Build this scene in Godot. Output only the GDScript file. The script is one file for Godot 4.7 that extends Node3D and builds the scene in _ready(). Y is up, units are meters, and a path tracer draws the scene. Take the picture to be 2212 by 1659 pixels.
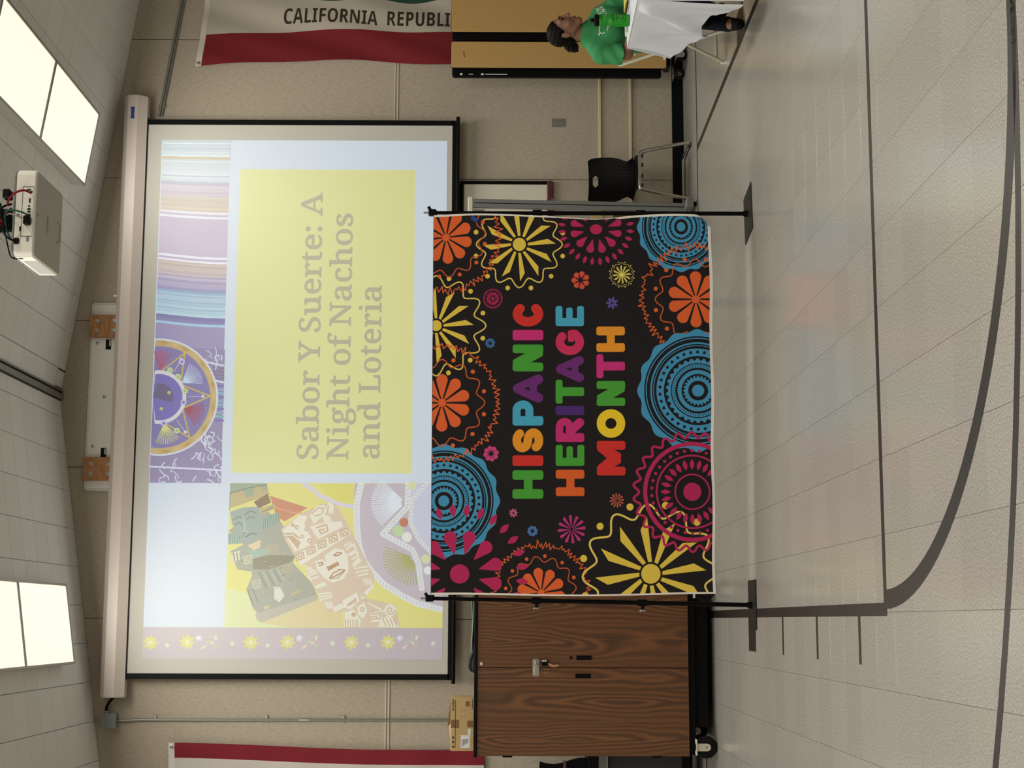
extends Node3D

# Metres, y up. The camera stands at x = 0, z = 0; the far wall is at z = WALL; x to the right.
const FOCAL := 3350.0
const EYE := 1.48
const WALL := -12.63
const RIDGE := Vector2(1.813, 5.155)
const PITCH := 0.152

var M := {}
var used := {}
var rng := RandomNumberGenerator.new()
var cam_right: Vector3
var cam_up: Vector3
var cam_fwd: Vector3


func _ready() -> void:
	rng.seed = 7
	camera_and_light()
	materials()
	build_room()
	build_ceiling_lights()
	build_wall_fittings()
	build_screen()
	build_flags()
	build_cabinet()
	build_cart_and_rack()
	build_black_chair()
	build_folded_table()
	build_banner_stand()
	build_cloth_table()
	build_person()
	build_projector()


func camera_and_light() -> void:
	var yaw := atan((829.5 - 319.0) / FOCAL)
	var pitch := -(1106.0 - 1095.8) / FOCAL
	var roll := 0.0035
	cam_fwd = Vector3(sin(yaw) * cos(pitch), sin(pitch), -cos(yaw) * cos(pitch))
	var r0 := Vector3(cos(yaw), 0, sin(yaw))
	var u0 := r0.cross(cam_fwd)
	cam_right = r0 * cos(roll) + u0 * sin(roll)
	cam_up = u0 * cos(roll) - r0 * sin(roll)
	var cam := Camera3D.new()
	cam.name = "camera"
	# the photograph was taken with the phone on its side: the picture's right is the room's down
	cam.transform = Transform3D(Basis(-cam_up, cam_right, -cam_fwd), Vector3(0, EYE, 0))
	cam.fov = rad_to_deg(2.0 * atan(829.5 / FOCAL))
	cam.near = 0.05
	cam.far = 100.0
	add_child(cam)
	var env := Environment.new()
	env.background_mode = Environment.BG_COLOR
	env.background_color = Color(0.02, 0.02, 0.02)
	env.tonemap_mode = Environment.TONE_MAPPER_LINEAR
	env.tonemap_exposure = 1.0
	env.sdfgi_enabled = true
	env.ssao_enabled = true
	env.ssil_enabled = true
	var we := WorldEnvironment.new()
	we.name = "environment"
	we.environment = env
	add_child(we)


const LAMP_ENERGY := 3.4
const LAMP_COLOR := Color(1.0, 0.985, 0.945)


func on_plane(px: float, py: float, z: float) -> Vector3:   # where the sight line of a photograph pixel meets the upright plane at depth z
	var d := cam_fwd * FOCAL + cam_right * (829.5 - py) - cam_up * (px - 1106.0)
	return Vector3(0, EYE, 0) + d * (z / d.z)


# ---------------------------------------------------------------- nodes

func numbered(called: String) -> String:
	if not used.has(called):
		used[called] = 0
		return called
	used[called] += 1
	return "%s_%03d" % [called, used[called]]


func tag(o: Node3D, label: String, category: String, group := "") -> Node3D:
	o.set_meta("label", label)
	o.set_meta("category", category)
	if group:
		o.set_meta("group", group)
	return o


func thing(called: String, label: String, category: String, at := Vector3.ZERO, turn := 0.0, group := "") -> Node3D:
	var o := Node3D.new()
	o.name = numbered(called)
	add_child(o)
	o.position = at
	o.rotation.y = turn
	return tag(o, label, category, group)


func put(called: String, shape: Variant, mat: Material, parent: Node = self) -> MeshInstance3D:
	var o := MeshInstance3D.new()
	var mesh: Mesh = shape if shape is Mesh else shape.done()
	o.mesh = mesh
	o.material_override = mat
	o.name = numbered(called) if parent == self else called
	parent.add_child(o, true)
	return o


func struct(called: String, shape: Variant = null, mat: Material = null) -> Node3D:
	var o: Node3D
	if shape == null:
		o = Node3D.new()
		o.name = numbered(called)
		add_child(o)
	else:
		o = put(called, shape, mat)
	o.set_meta("kind", "structure")
	return o


func dup(root: Node3D, at: Vector3, turn: float, label: String) -> Node3D:
	var r: Node3D = root.duplicate()
	var base := String(root.name)
	var cut := base.rfind("_0")
	r.name = numbered(base.substr(0, cut) if cut > 0 else base)
	add_child(r)
	r.position = at
	r.rotation.y = turn
	r.set_meta("label", label)
	return r


# ---------------------------------------------------------------- shapes

class Geo:
	var st := SurfaceTool.new()
	var group := 1
	var xf := Transform3D()

	func _init() -> void:
		st.begin(Mesh.PRIMITIVE_TRIANGLES)
		st.set_smooth_group(-1)

	func flat() -> void:
		st.set_smooth_group(-1)

	func smooth() -> void:
		group += 1
		st.set_smooth_group(group)

	func vert(p: Vector3, uv := Vector2.ZERO) -> void:
		st.set_uv(uv)
		st.add_vertex(xf * p)

	func tri(a: Vector3, b: Vector3, c: Vector3, out: Vector3, ua := Vector2.ZERO, ub := Vector2.ZERO, uc := Vector2.ZERO) -> void:
		if (b - a).cross(c - a).dot(out) > 0.0:
			vert(a, ua)
			vert(c, uc)
			vert(b, ub)
		else:
			vert(a, ua)
			vert(b, ub)
			vert(c, uc)

	func quad(a: Vector3, b: Vector3, c: Vector3, d: Vector3, out: Vector3, ua := Vector2(0, 0), ub := Vector2(1, 0), uc := Vector2(1, 1), ud := Vector2(0, 1)) -> void:
		tri(a, b, c, out, ua, ub, uc)
		tri(a, c, d, out, ua, uc, ud)

	func box(c: Vector3, s: Vector3, b := 0.003, turn := Basis()) -> Geo:
		var keep := xf
		xf = xf * Transform3D(turn, c)
		flat()
		var h := s / 2.0
		b = minf(b, minf(h.x, minf(h.y, h.z)) * 0.9)
		var i := h - Vector3(b, b, b)
		for s1 in [-1.0, 1.0]:
			quad(Vector3(s1 * h.x, -i.y, -i.z), Vector3(s1 * h.x, i.y, -i.z), Vector3(s1 * h.x, i.y, i.z), Vector3(s1 * h.x, -i.y, i.z), Vector3(s1, 0, 0))
			quad(Vector3(-i.x, s1 * h.y, -i.z), Vector3(i.x, s1 * h.y, -i.z), Vector3(i.x, s1 * h.y, i.z), Vector3(-i.x, s1 * h.y, i.z), Vector3(0, s1, 0))
			quad(Vector3(-i.x, -i.y, s1 * h.z), Vector3(i.x, -i.y, s1 * h.z), Vector3(i.x, i.y, s1 * h.z), Vector3(-i.x, i.y, s1 * h.z), Vector3(0, 0, s1))
			if b > 0.0:
				for s2 in [-1.0, 1.0]:
					quad(Vector3(s1 * h.x, s2 * i.y, -i.z), Vector3(s1 * h.x, s2 * i.y, i.z), Vector3(s1 * i.x, s2 * h.y, i.z), Vector3(s1 * i.x, s2 * h.y, -i.z), Vector3(s1, s2, 0))
					quad(Vector3(s1 * h.x, -i.y, s2 * i.z), Vector3(s1 * h.x, i.y, s2 * i.z), Vector3(s1 * i.x, i.y, s2 * h.z), Vector3(s1 * i.x, -i.y, s2 * h.z), Vector3(s1, 0, s2))
					quad(Vector3(-i.x, s1 * h.y, s2 * i.z), Vector3(i.x, s1 * h.y, s2 * i.z), Vector3(i.x, s1 * i.y, s2 * h.z), Vector3(-i.x, s1 * i.y, s2 * h.z), Vector3(0, s1, s2))
					for s3 in [-1.0, 1.0]:
						tri(Vector3(s1 * h.x, s2 * i.y, s3 * i.z), Vector3(s1 * i.x, s2 * h.y, s3 * i.z), Vector3(s1 * i.x, s2 * i.y, s3 * h.z), Vector3(s1, s2, s3))
		xf = keep
		return self

	func tube(path: Array, r: Variant, sides := 10, caps := true) -> Geo:
		var n := path.size()
		var rings := []
		var t0: Vector3 = (path[1] - path[0]).normalized()
		var side := t0.cross(Vector3.UP if absf(t0.y) < 0.9 else Vector3.RIGHT).normalized()
		for i in n:
			var t: Vector3 = (path[mini(i + 1, n - 1)] - path[maxi(i - 1, 0)]).normalized()
			side = (side - t * side.dot(t)).normalized()
			var up := t.cross(side)
			var ring := []
			var rad: float = r[i] if r is Array else r
			for k in sides:
				var a := TAU * k / sides
				ring.append(path[i] + (side * cos(a) + up * sin(a)) * rad)
			rings.append(ring)
		smooth()
		for i in n - 1:
			for k in sides:
				var l := (k + 1) % sides
				var mid: Vector3 = (path[i] + path[i + 1]) / 2.0
				var out: Vector3 = (rings[i][k] + rings[i][l] + rings[i + 1][k] + rings[i + 1][l]) / 4.0 - mid
				quad(rings[i][k], rings[i][l], rings[i + 1][l], rings[i + 1][k], out)
		if caps:
			flat()
			for k in range(1, sides - 1):
				tri(rings[0][0], rings[0][k], rings[0][k + 1], path[0] - path[1])
				tri(rings[n - 1][0], rings[n - 1][k], rings[n - 1][k + 1], path[n - 1] - path[n - 2])
		return self

	func lathe(profile: Array, sides := 20, at := Transform3D(), soft := true) -> Geo:   # profile of Vector2(radius, height), from the bottom up
		var keep := xf
		xf = xf * at
		for i in profile.size() - 1:
			var p: Vector2 = profile[i]
			var q: Vector2 = profile[i + 1]
			if soft:
				smooth()
			else:
				flat()
			var nrm := Vector2(q.y - p.y, p.x - q.x)
			for k in sides:
				var a := TAU * k / sides
				var b := TAU * (k + 1) / sides
				var ca := Vector3(cos(a), 0, sin(a))
				var cb := Vector3(cos(b), 0, sin(b))
				var out := (ca + cb).normalized() * nrm.x + Vector3.UP * nrm.y
				var ua := float(k) / sides
				var ub := float(k + 1) / sides
				if p.x > 0.0:
					tri(ca * p.x + Vector3.UP * p.y, cb * p.x + Vector3.UP * p.y, cb * q.x + Vector3.UP * q.y, out, Vector2(ua, p.y), Vector2(ub, p.y), Vector2(ub, q.y))
				if q.x > 0.0:
					tri(ca * p.x + Vector3.UP * p.y, cb * q.x + Vector3.UP * q.y, ca * q.x + Vector3.UP * q.y, out, Vector2(ua, p.y), Vector2(ub, q.y), Vector2(ua, q.y))
		xf = keep
		return self

	func prism(poly: PackedVector2Array, depth: float, at := Transform3D(), bevel := 0.0) -> Geo:   # a polygon in the xy plane, from z = 0 to z = depth
		var keep := xf
		xf = xf * at
		flat()
		var inner := poly
		if bevel > 0.0:
			var off := Geometry2D.offset_polygon(poly, -bevel, Geometry2D.JOIN_MITER)
			if off.size() == 1 and off[0].size() == poly.size():
				var start := 0
				for k in poly.size():
					if off[0][k].distance_to(poly[0]) < off[0][start].distance_to(poly[0]):
						start = k
				inner = PackedVector2Array()
				for k in poly.size():
					inner.append(off[0][(start + k) % poly.size()])
				if inner[1].distance_to(poly[1]) > bevel * 6.0:
					inner = poly
		var idx := Geometry2D.triangulate_polygon(inner)
		var n := poly.size()
		var cw := Geometry2D.is_polygon_clockwise(poly)
		var b2 := bevel if inner != poly else 0.0
		for k in idx.size() / 3:
			var a := inner[idx[k * 3]]
			var b := inner[idx[k * 3 + 1]]
			var c := inner[idx[k * 3 + 2]]
			tri(Vector3(a.x, a.y, depth), Vector3(b.x, b.y, depth), Vector3(c.x, c.y, depth), Vector3(0, 0, depth))
			tri(Vector3(a.x, a.y, 0), Vector3(b.x, b.y, 0), Vector3(c.x, c.y, 0), Vector3(0, 0, -depth))
		for k in n:
			var p := poly[k]
			var q := poly[(k + 1) % n]
			var e := q - p
			var out := Vector3(-e.y, e.x, 0) if cw else Vector3(e.y, -e.x, 0)
			var s := signf(depth)
			quad(Vector3(p.x, p.y, s * b2), Vector3(q.x, q.y, s * b2), Vector3(q.x, q.y, depth - s * b2), Vector3(p.x, p.y, depth - s * b2), out)
			if b2 > 0.0:
				var pi := inner[k]
				var qi := inner[(k + 1) % n]
				quad(Vector3(p.x, p.y, depth - s * b2), Vector3(q.x, q.y, depth - s * b2), Vector3(qi.x, qi.y, depth), Vector3(pi.x, pi.y, depth), out.normalized() + Vector3(0, 0, s))
				quad(Vector3(p.x, p.y, s * b2), Vector3(q.x, q.y, s * b2), Vector3(qi.x, qi.y, 0), Vector3(pi.x, pi.y, 0), out.normalized() - Vector3(0, 0, s))
		xf = keep
		return self

	func sheet(fn: Callable, nu: int, nv: int, thick: float, face: Vector3) -> Geo:   # cloth and other bent sheets: fn(u, v) is the front, facing `face`
		var pts := []
		for j in nv + 1:
			var row := []
			for i in nu + 1:
				row.append(fn.call(float(i) / nu, float(j) / nv))
			pts.append(row)
		var nrm := []
		for j in nv + 1:
			var row := []
			for i in nu + 1:
				var a: Vector3 = pts[j][mini(i + 1, nu)] - pts[j][maxi(i - 1, 0)]
				var b: Vector3 = pts[mini(j + 1, nv)][i] - pts[maxi(j - 1, 0)][i]
				var m := a.cross(b).normalized()
				row.append(m if m.dot(face) > 0.0 else -m)
			nrm.append(row)
		for side in 2:
			smooth()
			for j in nv:
				for i in nu:
					var q := []
					var uv := []
					for c in [[i, j], [i + 1, j], [i + 1, j + 1], [i, j + 1]]:
						q.append(pts[c[1]][c[0]] - nrm[c[1]][c[0]] * thick * side)
						uv.append(Vector2(float(c[0]) / nu, float(c[1]) / nv))
					var out: Vector3 = nrm[j][i] * (1.0 if side == 0 else -1.0)
					quad(q[0], q[1], q[2], q[3], out, uv[0], uv[1], uv[2], uv[3])
		flat()
		for e in 4:
			for k in (nu if e < 2 else nv):
				var j0: int = (0 if e == 0 else nv) if e < 2 else k
				var i0: int = k if e < 2 else (0 if e == 2 else nu)
				var j1: int = j0 if e < 2 else k + 1
				var i1: int = k + 1 if e < 2 else i0
				var a: Vector3 = pts[j0][i0]
				var b: Vector3 = pts[j1][i1]
				var mid: Vector3 = pts[nv / 2][nu / 2]
				var uva := Vector2(float(i0) / nu, float(j0) / nv)
				var uvb := Vector2(float(i1) / nu, float(j1) / nv)
				quad(a, b, b - nrm[j1][i1] * thick, a - nrm[j0][i0] * thick, a - mid, uva, uvb, uvb, uva)
		return self

	func done() -> ArrayMesh:
		st.generate_normals()
		return st.commit()


func box(c: Vector3, s: Vector3, b := 0.003, turn := Basis()) -> Geo:
	return Geo.new().box(c, s, b, turn)


func rounded(w: float, h: float, r: float, steps := 4) -> PackedVector2Array:   # a rounded rectangle about the origin
	var out := PackedVector2Array()
	for k in 4:
		var c = Vector2(w / 2 - r, h / 2 - r) * [Vector2(1, 1), Vector2(-1, 1), Vector2(-1, -1), Vector2(1, -1)][k]
		for i in steps + 1:
			out.append(c + Vector2.from_angle(PI / 2 * (k + float(i) / steps)) * r)
	return out


func curve(points: Array, steps := 6) -> Array:   # a soft line through points
	var out := []
	var n := points.size()
	for i in n - 1:
		var a: Vector3 = points[maxi(i - 1, 0)]
		var b: Vector3 = points[i]
		var c: Vector3 = points[i + 1]
		var d: Vector3 = points[mini(i + 2, n - 1)]
		for k in steps:
			out.append(b.cubic_interpolate(c, a, d, float(k) / steps))
	out.append(points[n - 1])
	return out


# ---------------------------------------------------------------- materials

func noise_tex(freq: float, lo: Color, hi: Color, size := 512, octaves := 3, normal := false, strength := 4.0, seed_ := 1) -> NoiseTexture2D:
	var n := FastNoiseLite.new()
	n.noise_type = FastNoiseLite.TYPE_SIMPLEX_SMOOTH
	n.seed = seed_
	n.frequency = freq
	n.fractal_octaves = octaves
	var t := NoiseTexture2D.new()
	t.width = size
	t.height = size
	t.seamless = true
	t.noise = n
	if normal:
		t.as_normal_map = true
		t.bump_strength = strength
	else:
		var g := Gradient.new()
		g.set_color(0, lo)
		g.set_color(1, hi)
		t.color_ramp = g
	return t


func mat(called: String, c: Color, rough := 0.6, metal := 0.0) -> StandardMaterial3D:
	var m := StandardMaterial3D.new()
	m.resource_name = called
	m.albedo_color = c
	m.roughness = rough
	m.metallic = metal
	M[called] = m
	return m


func grain(called: String, tex: Texture2D, scale: Vector3, bump: Texture2D = null, bump_cm := 0.05) -> void:   # a world-space pattern over a plain material
	var m: StandardMaterial3D = M[called]
	m.albedo_texture = tex
	m.uv1_triplanar = true
	m.uv1_world_triplanar = true
	m.uv1_scale = scale
	if bump:
		m.heightmap_enabled = true
		m.heightmap_texture = bump
		m.heightmap_scale = bump_cm


func materials() -> void:
	var g := func(v: float) -> Color: return Color(v, v, v)
	var speck := noise_tex(0.12, g.call(0.62), g.call(1.0), 512, 3, false, 4.0, 3)
	var soft := noise_tex(0.012, g.call(0.86), g.call(1.0), 512, 4, false, 4.0, 5)
	var streak := noise_tex(0.05, g.call(0.90), g.call(1.0), 512, 4, false, 4.0, 9)
	for k in 3:
		var v := 1.0 + (k - 1) * 0.012
		mat("floor%d" % k, Color(0.795 * v, 0.78 * v, 0.75 * v), 0.19)
		grain("floor%d" % k, speck, Vector3(1.5, 1.5, 2.4), soft, 0.012)
		M["floor%d" % k].metallic_specular = 0.5
	mat("floor_joint", Color(0.46, 0.43, 0.39), 0.6)
	mat("court", Color(0.105, 0.09, 0.082), 0.4)
	mat("wall", Color(0.70, 0.655, 0.585), 0.8)
	grain("wall", streak, Vector3(1.6, 0.7, 1.6))
	mat("wall_joint", Color(0.40, 0.36, 0.31), 0.8)
	mat("wall_trim", Color(0.74, 0.70, 0.63), 0.5)
	mat("baseboard", Color(0.045, 0.06, 0.075), 0.45)
	for k in 2:
		mat("tile%d" % k, [Color(0.92, 0.92, 0.91), Color(0.905, 0.905, 0.895)][k], 0.9)
		grain("tile%d" % k, noise_tex(0.2, g.call(0.9), g.call(1.0), 256, 2, false, 4.0, 11 + k), Vector3(2, 2, 2))
	mat("ceiling_joint", Color(0.36, 0.34, 0.31), 0.9)
	mat("white_paint", Color(0.86, 0.85, 0.82), 0.45)
	mat("lamp_housing", Color(0.80, 0.79, 0.77), 0.5)
	mat("housing", Color(0.80, 0.755, 0.72), 0.45)
	var lens := mat("lens", Color(0.9, 0.88, 0.82), 0.5)
	lens.emission_enabled = true
	lens.emission = Color(1.0, 0.955, 0.87)
	lens.emission_energy_multiplier = 0.93
	mat("screen_white", Color(0.74, 0.73, 0.70), 0.8)
	mat("black", Color(0.055, 0.055, 0.055), 0.5)
	mat("black_cloth", Color(0.07, 0.07, 0.08), 0.9)
	mat("dark_cloth", Color(0.25, 0.25, 0.25), 0.9)
	mat("black_metal", Color(0.05, 0.05, 0.055), 0.35, 0.3)
	mat("plate_metal", Color(0.16, 0.155, 0.14), 0.5, 0.2)
	mat("black_plastic", Color(0.045, 0.043, 0.042), 0.4)
	mat("rubber", Color(0.09, 0.09, 0.09), 0.7)
	mat("chrome", Color(0.78, 0.77, 0.75), 0.15, 1.0)
	mat("steel", Color(0.66, 0.66, 0.63), 0.35, 0.9)
	mat("galvanised", Color(0.56, 0.56, 0.53), 0.4, 0.6)
	mat("box_grey", Color(0.50, 0.53, 0.54), 0.5)
	mat("grey_metal", Color(0.44, 0.45, 0.44), 0.45, 0.1)
	mat("cream_metal", Color(0.80, 0.78, 0.70), 0.45)
	mat("raceway", Color(0.80, 0.74, 0.60), 0.5)
	mat("pine", Color(0.70, 0.51, 0.33), 0.65)
	grain("pine", noise_tex(0.02, Color(0.78, 0.72, 0.66), Color(1, 1, 1), 256, 4, false, 4.0, 21), Vector3(1.2, 5.0, 1.2))
	mat("card", Color(0.74, 0.625, 0.43), 0.85)
	mat("card_dark", Color(0.50, 0.36, 0.20), 0.7)
	mat("card_brown", Color(0.42, 0.29, 0.19), 0.85)
	mat("ink", Color(0.10, 0.09, 0.08), 0.8)
	mat("paper", Color(0.88, 0.88, 0.88), 0.7)
	mat("pale_green", Color(0.62, 0.70, 0.66), 0.35)
	mat("blue_tape", Color(0.12, 0.24, 0.55), 0.6)
	mat("red_brown", Color(0.30, 0.12, 0.08), 0.5)
	mat("dark_red", Color(0.20, 0.06, 0.05), 0.6)
	mat("whiteboard", Color(0.82, 0.80, 0.74), 0.3)
	mat("tan_top", Color(0.74, 0.595, 0.36), 0.6)
	grain("tan_top", noise_tex(0.15, Color(0.9, 0.9, 0.88), Color(1, 1, 1), 256, 2, false, 4.0, 31), Vector3(3, 3, 3))
	mat("linen", Color(0.86, 0.875, 0.91), 0.85)
	M.linen.rim_enabled = true
	M.linen.rim = 0.2
	mat("skin", Color(0.49, 0.345, 0.245), 0.6)
	M.skin.subsurf_scatter_enabled = true
	M.skin.subsurf_scatter_strength = 0.08
	mat("lip", Color(0.50, 0.27, 0.22), 0.45)
	mat("eye_white", Color(0.50, 0.46, 0.43), 0.3)
	mat("hair", Color(0.07, 0.05, 0.04), 0.55)
	grain("hair", noise_tex(0.04, g.call(0.6), g.call(1.0), 256, 3, false, 4.0, 41), Vector3(14, 3, 14))
	mat("shirt", Color(0.20, 0.53, 0.31), 0.85)
	mat("shirt_print", Color(0.86, 0.92, 0.84), 0.7)
	mat("jeans", Color(0.10, 0.11, 0.15), 0.85)
	mat("bottle", Color(0.15, 0.57, 0.16), 0.22)
	M.bottle.backlight_enabled = true
	M.bottle.backlight = Color(0.25, 0.6, 0.25)
	mat("silver_plastic", Color(0.83, 0.81, 0.76), 0.4)
	mat("projector_under", Color(0.64, 0.635, 0.60), 0.5)
	mat("cable_red", Color(0.45, 0.08, 0.10), 0.5)
	mat("cable_green", Color(0.10, 0.28, 0.20), 0.5)
	mat("cable_grey", Color(0.45, 0.44, 0.42), 0.5)
	for n in ["black", "black_cloth", "black_metal", "black_plastic", "rubber", "hair", "baseboard", "plate_metal", "jeans", "dark_cloth", "cable_red", "cable_green"]:
		if M.has(n):
			M[n].metallic_specular = 0.22
	mat("yellow", Color(0.85, 0.80, 0.30), 0.6)
	mat("tag_brown", Color(0.70, 0.52, 0.38), 0.7)


# ---------------------------------------------------------------- the room

const LEFT := -6.0
const RIGHT := 9.6
const BACK := 6.0


func roof_y(x: float) -> float:
	return RIDGE.y - PITCH * absf(x - RIDGE.x)


func in_frame(p: Vector3, slack := 60.0) -> bool:
	var v := p - Vector3(0, EYE, 0)
	var z := v.dot(cam_fwd)
	if z < 0.3:
		return false
	return absf(FOCAL * v.dot(cam_up) / z) < 1106.0 + slack and absf(FOCAL * v.dot(cam_right) / z) < 829.5 + slack


func build_room() -> void:
	# floor: 30 cm vinyl tiles on a slab, with painted court lines
	var fl := struct("floor")
	put("slab", box(Vector3((LEFT + RIGHT) / 2, -0.104, (WALL + BACK) / 2), Vector3(RIGHT - LEFT + 0.4, 0.2, BACK - WALL + 0.4), 0.0), M.floor_joint, fl)
	var step := 0.3015
	var tile := box(Vector3(0, -0.003, 0), Vector3(step - 0.0014, 0.006, step - 0.0014), 0.0005).done()
	var seen := []
	var others := []
	for i in range(-20, 33):
		for j in range(-35, 27):
			var p := Vector3(0.036 + step * (i + 0.5), 0, -4.77 - step * (j + 0.5))
			if p.x < LEFT + 0.1 or p.x > RIGHT - 0.1 or p.z < WALL or p.z > BACK - 0.1:
				continue
			if in_frame(p, 90.0):
				seen.append(p)
			else:
				others.append(p)
	seen.sort_custom(func(a, b): return a.z > b.z if absf(a.z - b.z) > 0.05 else a.x < b.x)
	for k in seen.size():
		if k < 300:
			var o := put("floor_tile", tile, M["floor%d" % rng.randi_range(0, 2)], fl)
			o.position = seen[k]
		else:
			others.append(seen[k])
	var rest := Geo.new()
	for p in others:
		rest.box(p - Vector3(0, 0.003, 0), Vector3(step - 0.0014, 0.006, step - 0.0014), 0.0)
	put("floor_tiles", rest, M.floor1, fl).set_meta("kind", "stuff")
	court(fl)

	# far wall: 1.22 m panels above and below a horizontal moulding
	var wall := struct("wall_back")
	put("backing", box(Vector3((LEFT + RIGHT) / 2, 2.6, WALL - 0.11), Vector3(RIGHT - LEFT + 0.4, 5.2, 0.18), 0.0), M.wall_joint, wall)
	var joints := []
	for k in range(-6, 9):
		joints.append(3.664 - 1.2192 * k)
	joints.sort()
	joints[0] = LEFT
	for k in joints.size():
		var a: float = joints[k] + 0.0025
		var b: float = (joints[k + 1] if k + 1 < joints.size() else RIGHT) - 0.0025
		if b <= a or a >= RIGHT or b > RIGHT:
			b = minf(b, RIGHT)
			if b <= a:
				continue
		var low := PackedVector2Array([Vector2(a, 0), Vector2(b, 0), Vector2(b, 2.412), Vector2(a, 2.412)])
		put("wall_panel", Geo.new().prism(low, 0.02, Transform3D(Basis(), Vector3(0, 0, WALL - 0.02)), 0.0015), M.wall, wall)
		var high := PackedVector2Array([Vector2(a, 2.442), Vector2(b, 2.442), Vector2(b, roof_y(b))])
		if a < RIDGE.x and b > RIDGE.x:
			high.append(RIDGE)
		high.append(Vector2(a, roof_y(a)))
		put("wall_panel", Geo.new().prism(high, 0.02, Transform3D(Basis(), Vector3(0, 0, WALL - 0.02)), 0.0015), M.wall, wall)
	var rail := Geo.new()
	rail.box(Vector3((LEFT + RIGHT) / 2, 2.440, WALL + 0.003), Vector3(RIGHT - LEFT, 0.012, 0.014), 0.003)
	rail.box(Vector3((LEFT + RIGHT) / 2, 2.414, WALL + 0.002), Vector3(RIGHT - LEFT, 0.010, 0.012), 0.003)
	rail.box(Vector3((LEFT + RIGHT) / 2, 2.427, WALL - 0.003), Vector3(RIGHT - LEFT, 0.020, 0.008), 0.0)
	struct("trim_1", rail, M.wall_trim)
	struct("baseboard_back", box(Vector3((LEFT + RIGHT) / 2, 0.0475, WALL + 0.004), Vector3(RIGHT - LEFT, 0.095, 0.01), 0.002), M.baseboard)
	var zc := (WALL + BACK) / 2
	var zl := BACK - WALL + 0.4
	struct("wall_left", box(Vector3(LEFT - 0.1, 2.1, zc), Vector3(0.2, 4.4, zl), 0.0), M.wall)
	struct("wall_right", box(Vector3(RIGHT + 0.1, 2.1, zc), Vector3(0.2, 4.4, zl), 0.0), M.wall)
	var gable := PackedVector2Array([Vector2(LEFT, 0), Vector2(RIGHT, 0), Vector2(RIGHT, roof_y(RIGHT)), RIDGE, Vector2(LEFT, roof_y(LEFT))])
	struct("wall_front", Geo.new().prism(gable, 0.2, Transform3D(Basis(), Vector3(0, 0, BACK))), M.wall)

	# ceiling: two slopes of 30 cm acoustic tiles
	var ce := struct("ceiling")
	var slope := atan(PITCH)
	var th := 0.012
	var wide := 0.3046 / cos(slope)
	var whole := box(Vector3(0, th / 2, 0), Vector3(wide - 0.003, th, 0.3048 - 0.003), 0.0028).done()
	var strip_l := box(Vector3(0, th / 2, 0), Vector3(0.13 / cos(slope), th, 0.3048 - 0.003), 0.0028).done()
	var strip_r := box(Vector3(0, th / 2, 0), Vector3(0.155 / cos(slope), th, 0.3048 - 0.003), 0.0028).done()
	var far := Geo.new()
	for side in [-1.0, 1.0]:
		var turn := Basis(Vector3(0, 0, 1), -side * slope)
		var slab := Geo.new()
		var run: float = (RIGHT - RIDGE.x) if side > 0.0 else (RIDGE.x - LEFT)
		var c := Vector3(RIDGE.x + side * (run + 0.3) / 2, RIDGE.y - PITCH * (run + 0.3) / 2, zc)
		slab.box(c + turn * Vector3(0, 0.112, 0), Vector3((run + 0.3) / cos(slope), 0.2, zl), 0.0, turn)
		put("roof_slab", slab, M.ceiling_joint, ce)
		for i in range(-1, 26):
			var x: float = (2.02 + 0.3046 * (i + 0.5)) if side > 0.0 else (1.635 - 0.3046 * (i + 0.5))
			if i == -1:
				x = 1.94 if side > 0.0 else 1.703
			if x > RIGHT or x < LEFT:
				continue
			for j in range(-4, 58):
				var z := -11.53 + 0.3048 * (j + 0.5)
				if z > BACK:
					continue
				var p := Vector3(x, roof_y(x), z)
				if z > WALL and z < -9.2 and in_frame(p, 150.0) and j > -4:
					var shape: Mesh = whole if i >= 0 else (strip_r if side > 0.0 else strip_l)
					var o := put("ceiling_tile", shape, M["tile%d" % rng.randi_range(0, 1)], ce)
					o.transform = Transform3D(turn, p)
				else:
					var deep := 0.3018
					if j == -4:
						p.z = (WALL + (-11.53 - 0.3048 * 3)) / 2
						deep = (-11.53 - 0.3048 * 3) - WALL - 0.003
					far.box(p + turn * Vector3(0, th / 2, 0), Vector3(wide - 0.003 if i >= 0 else 0.13, th, deep), 0.0, turn)
	put("ceiling_tiles", far, M.tile0, ce).set_meta("kind", "stuff")
	var ridge := Geo.new()
	ridge.box(Vector3(RIDGE.x + 0.036, RIDGE.y - 0.012, zc), Vector3(0.014, 0.03, zl - 0.4), 0.002)
	ridge.box(Vector3(RIDGE.x - 0.012, RIDGE.y - 0.022, zc), Vector3(0.044, 0.02, zl - 0.4), 0.002)
	ridge.box(Vector3(RIDGE.x, RIDGE.y + 0.01, zc), Vector3(0.085, 0.01, zl - 0.4), 0.0)
	var tr := struct("trim_2", ridge, M.galvanised)
	put("slot", box(Vector3(RIDGE.x + 0.019, RIDGE.y - 0.004, zc), Vector3(0.022, 0.018, zl - 0.4), 0.0), M.black, tr)


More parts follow.
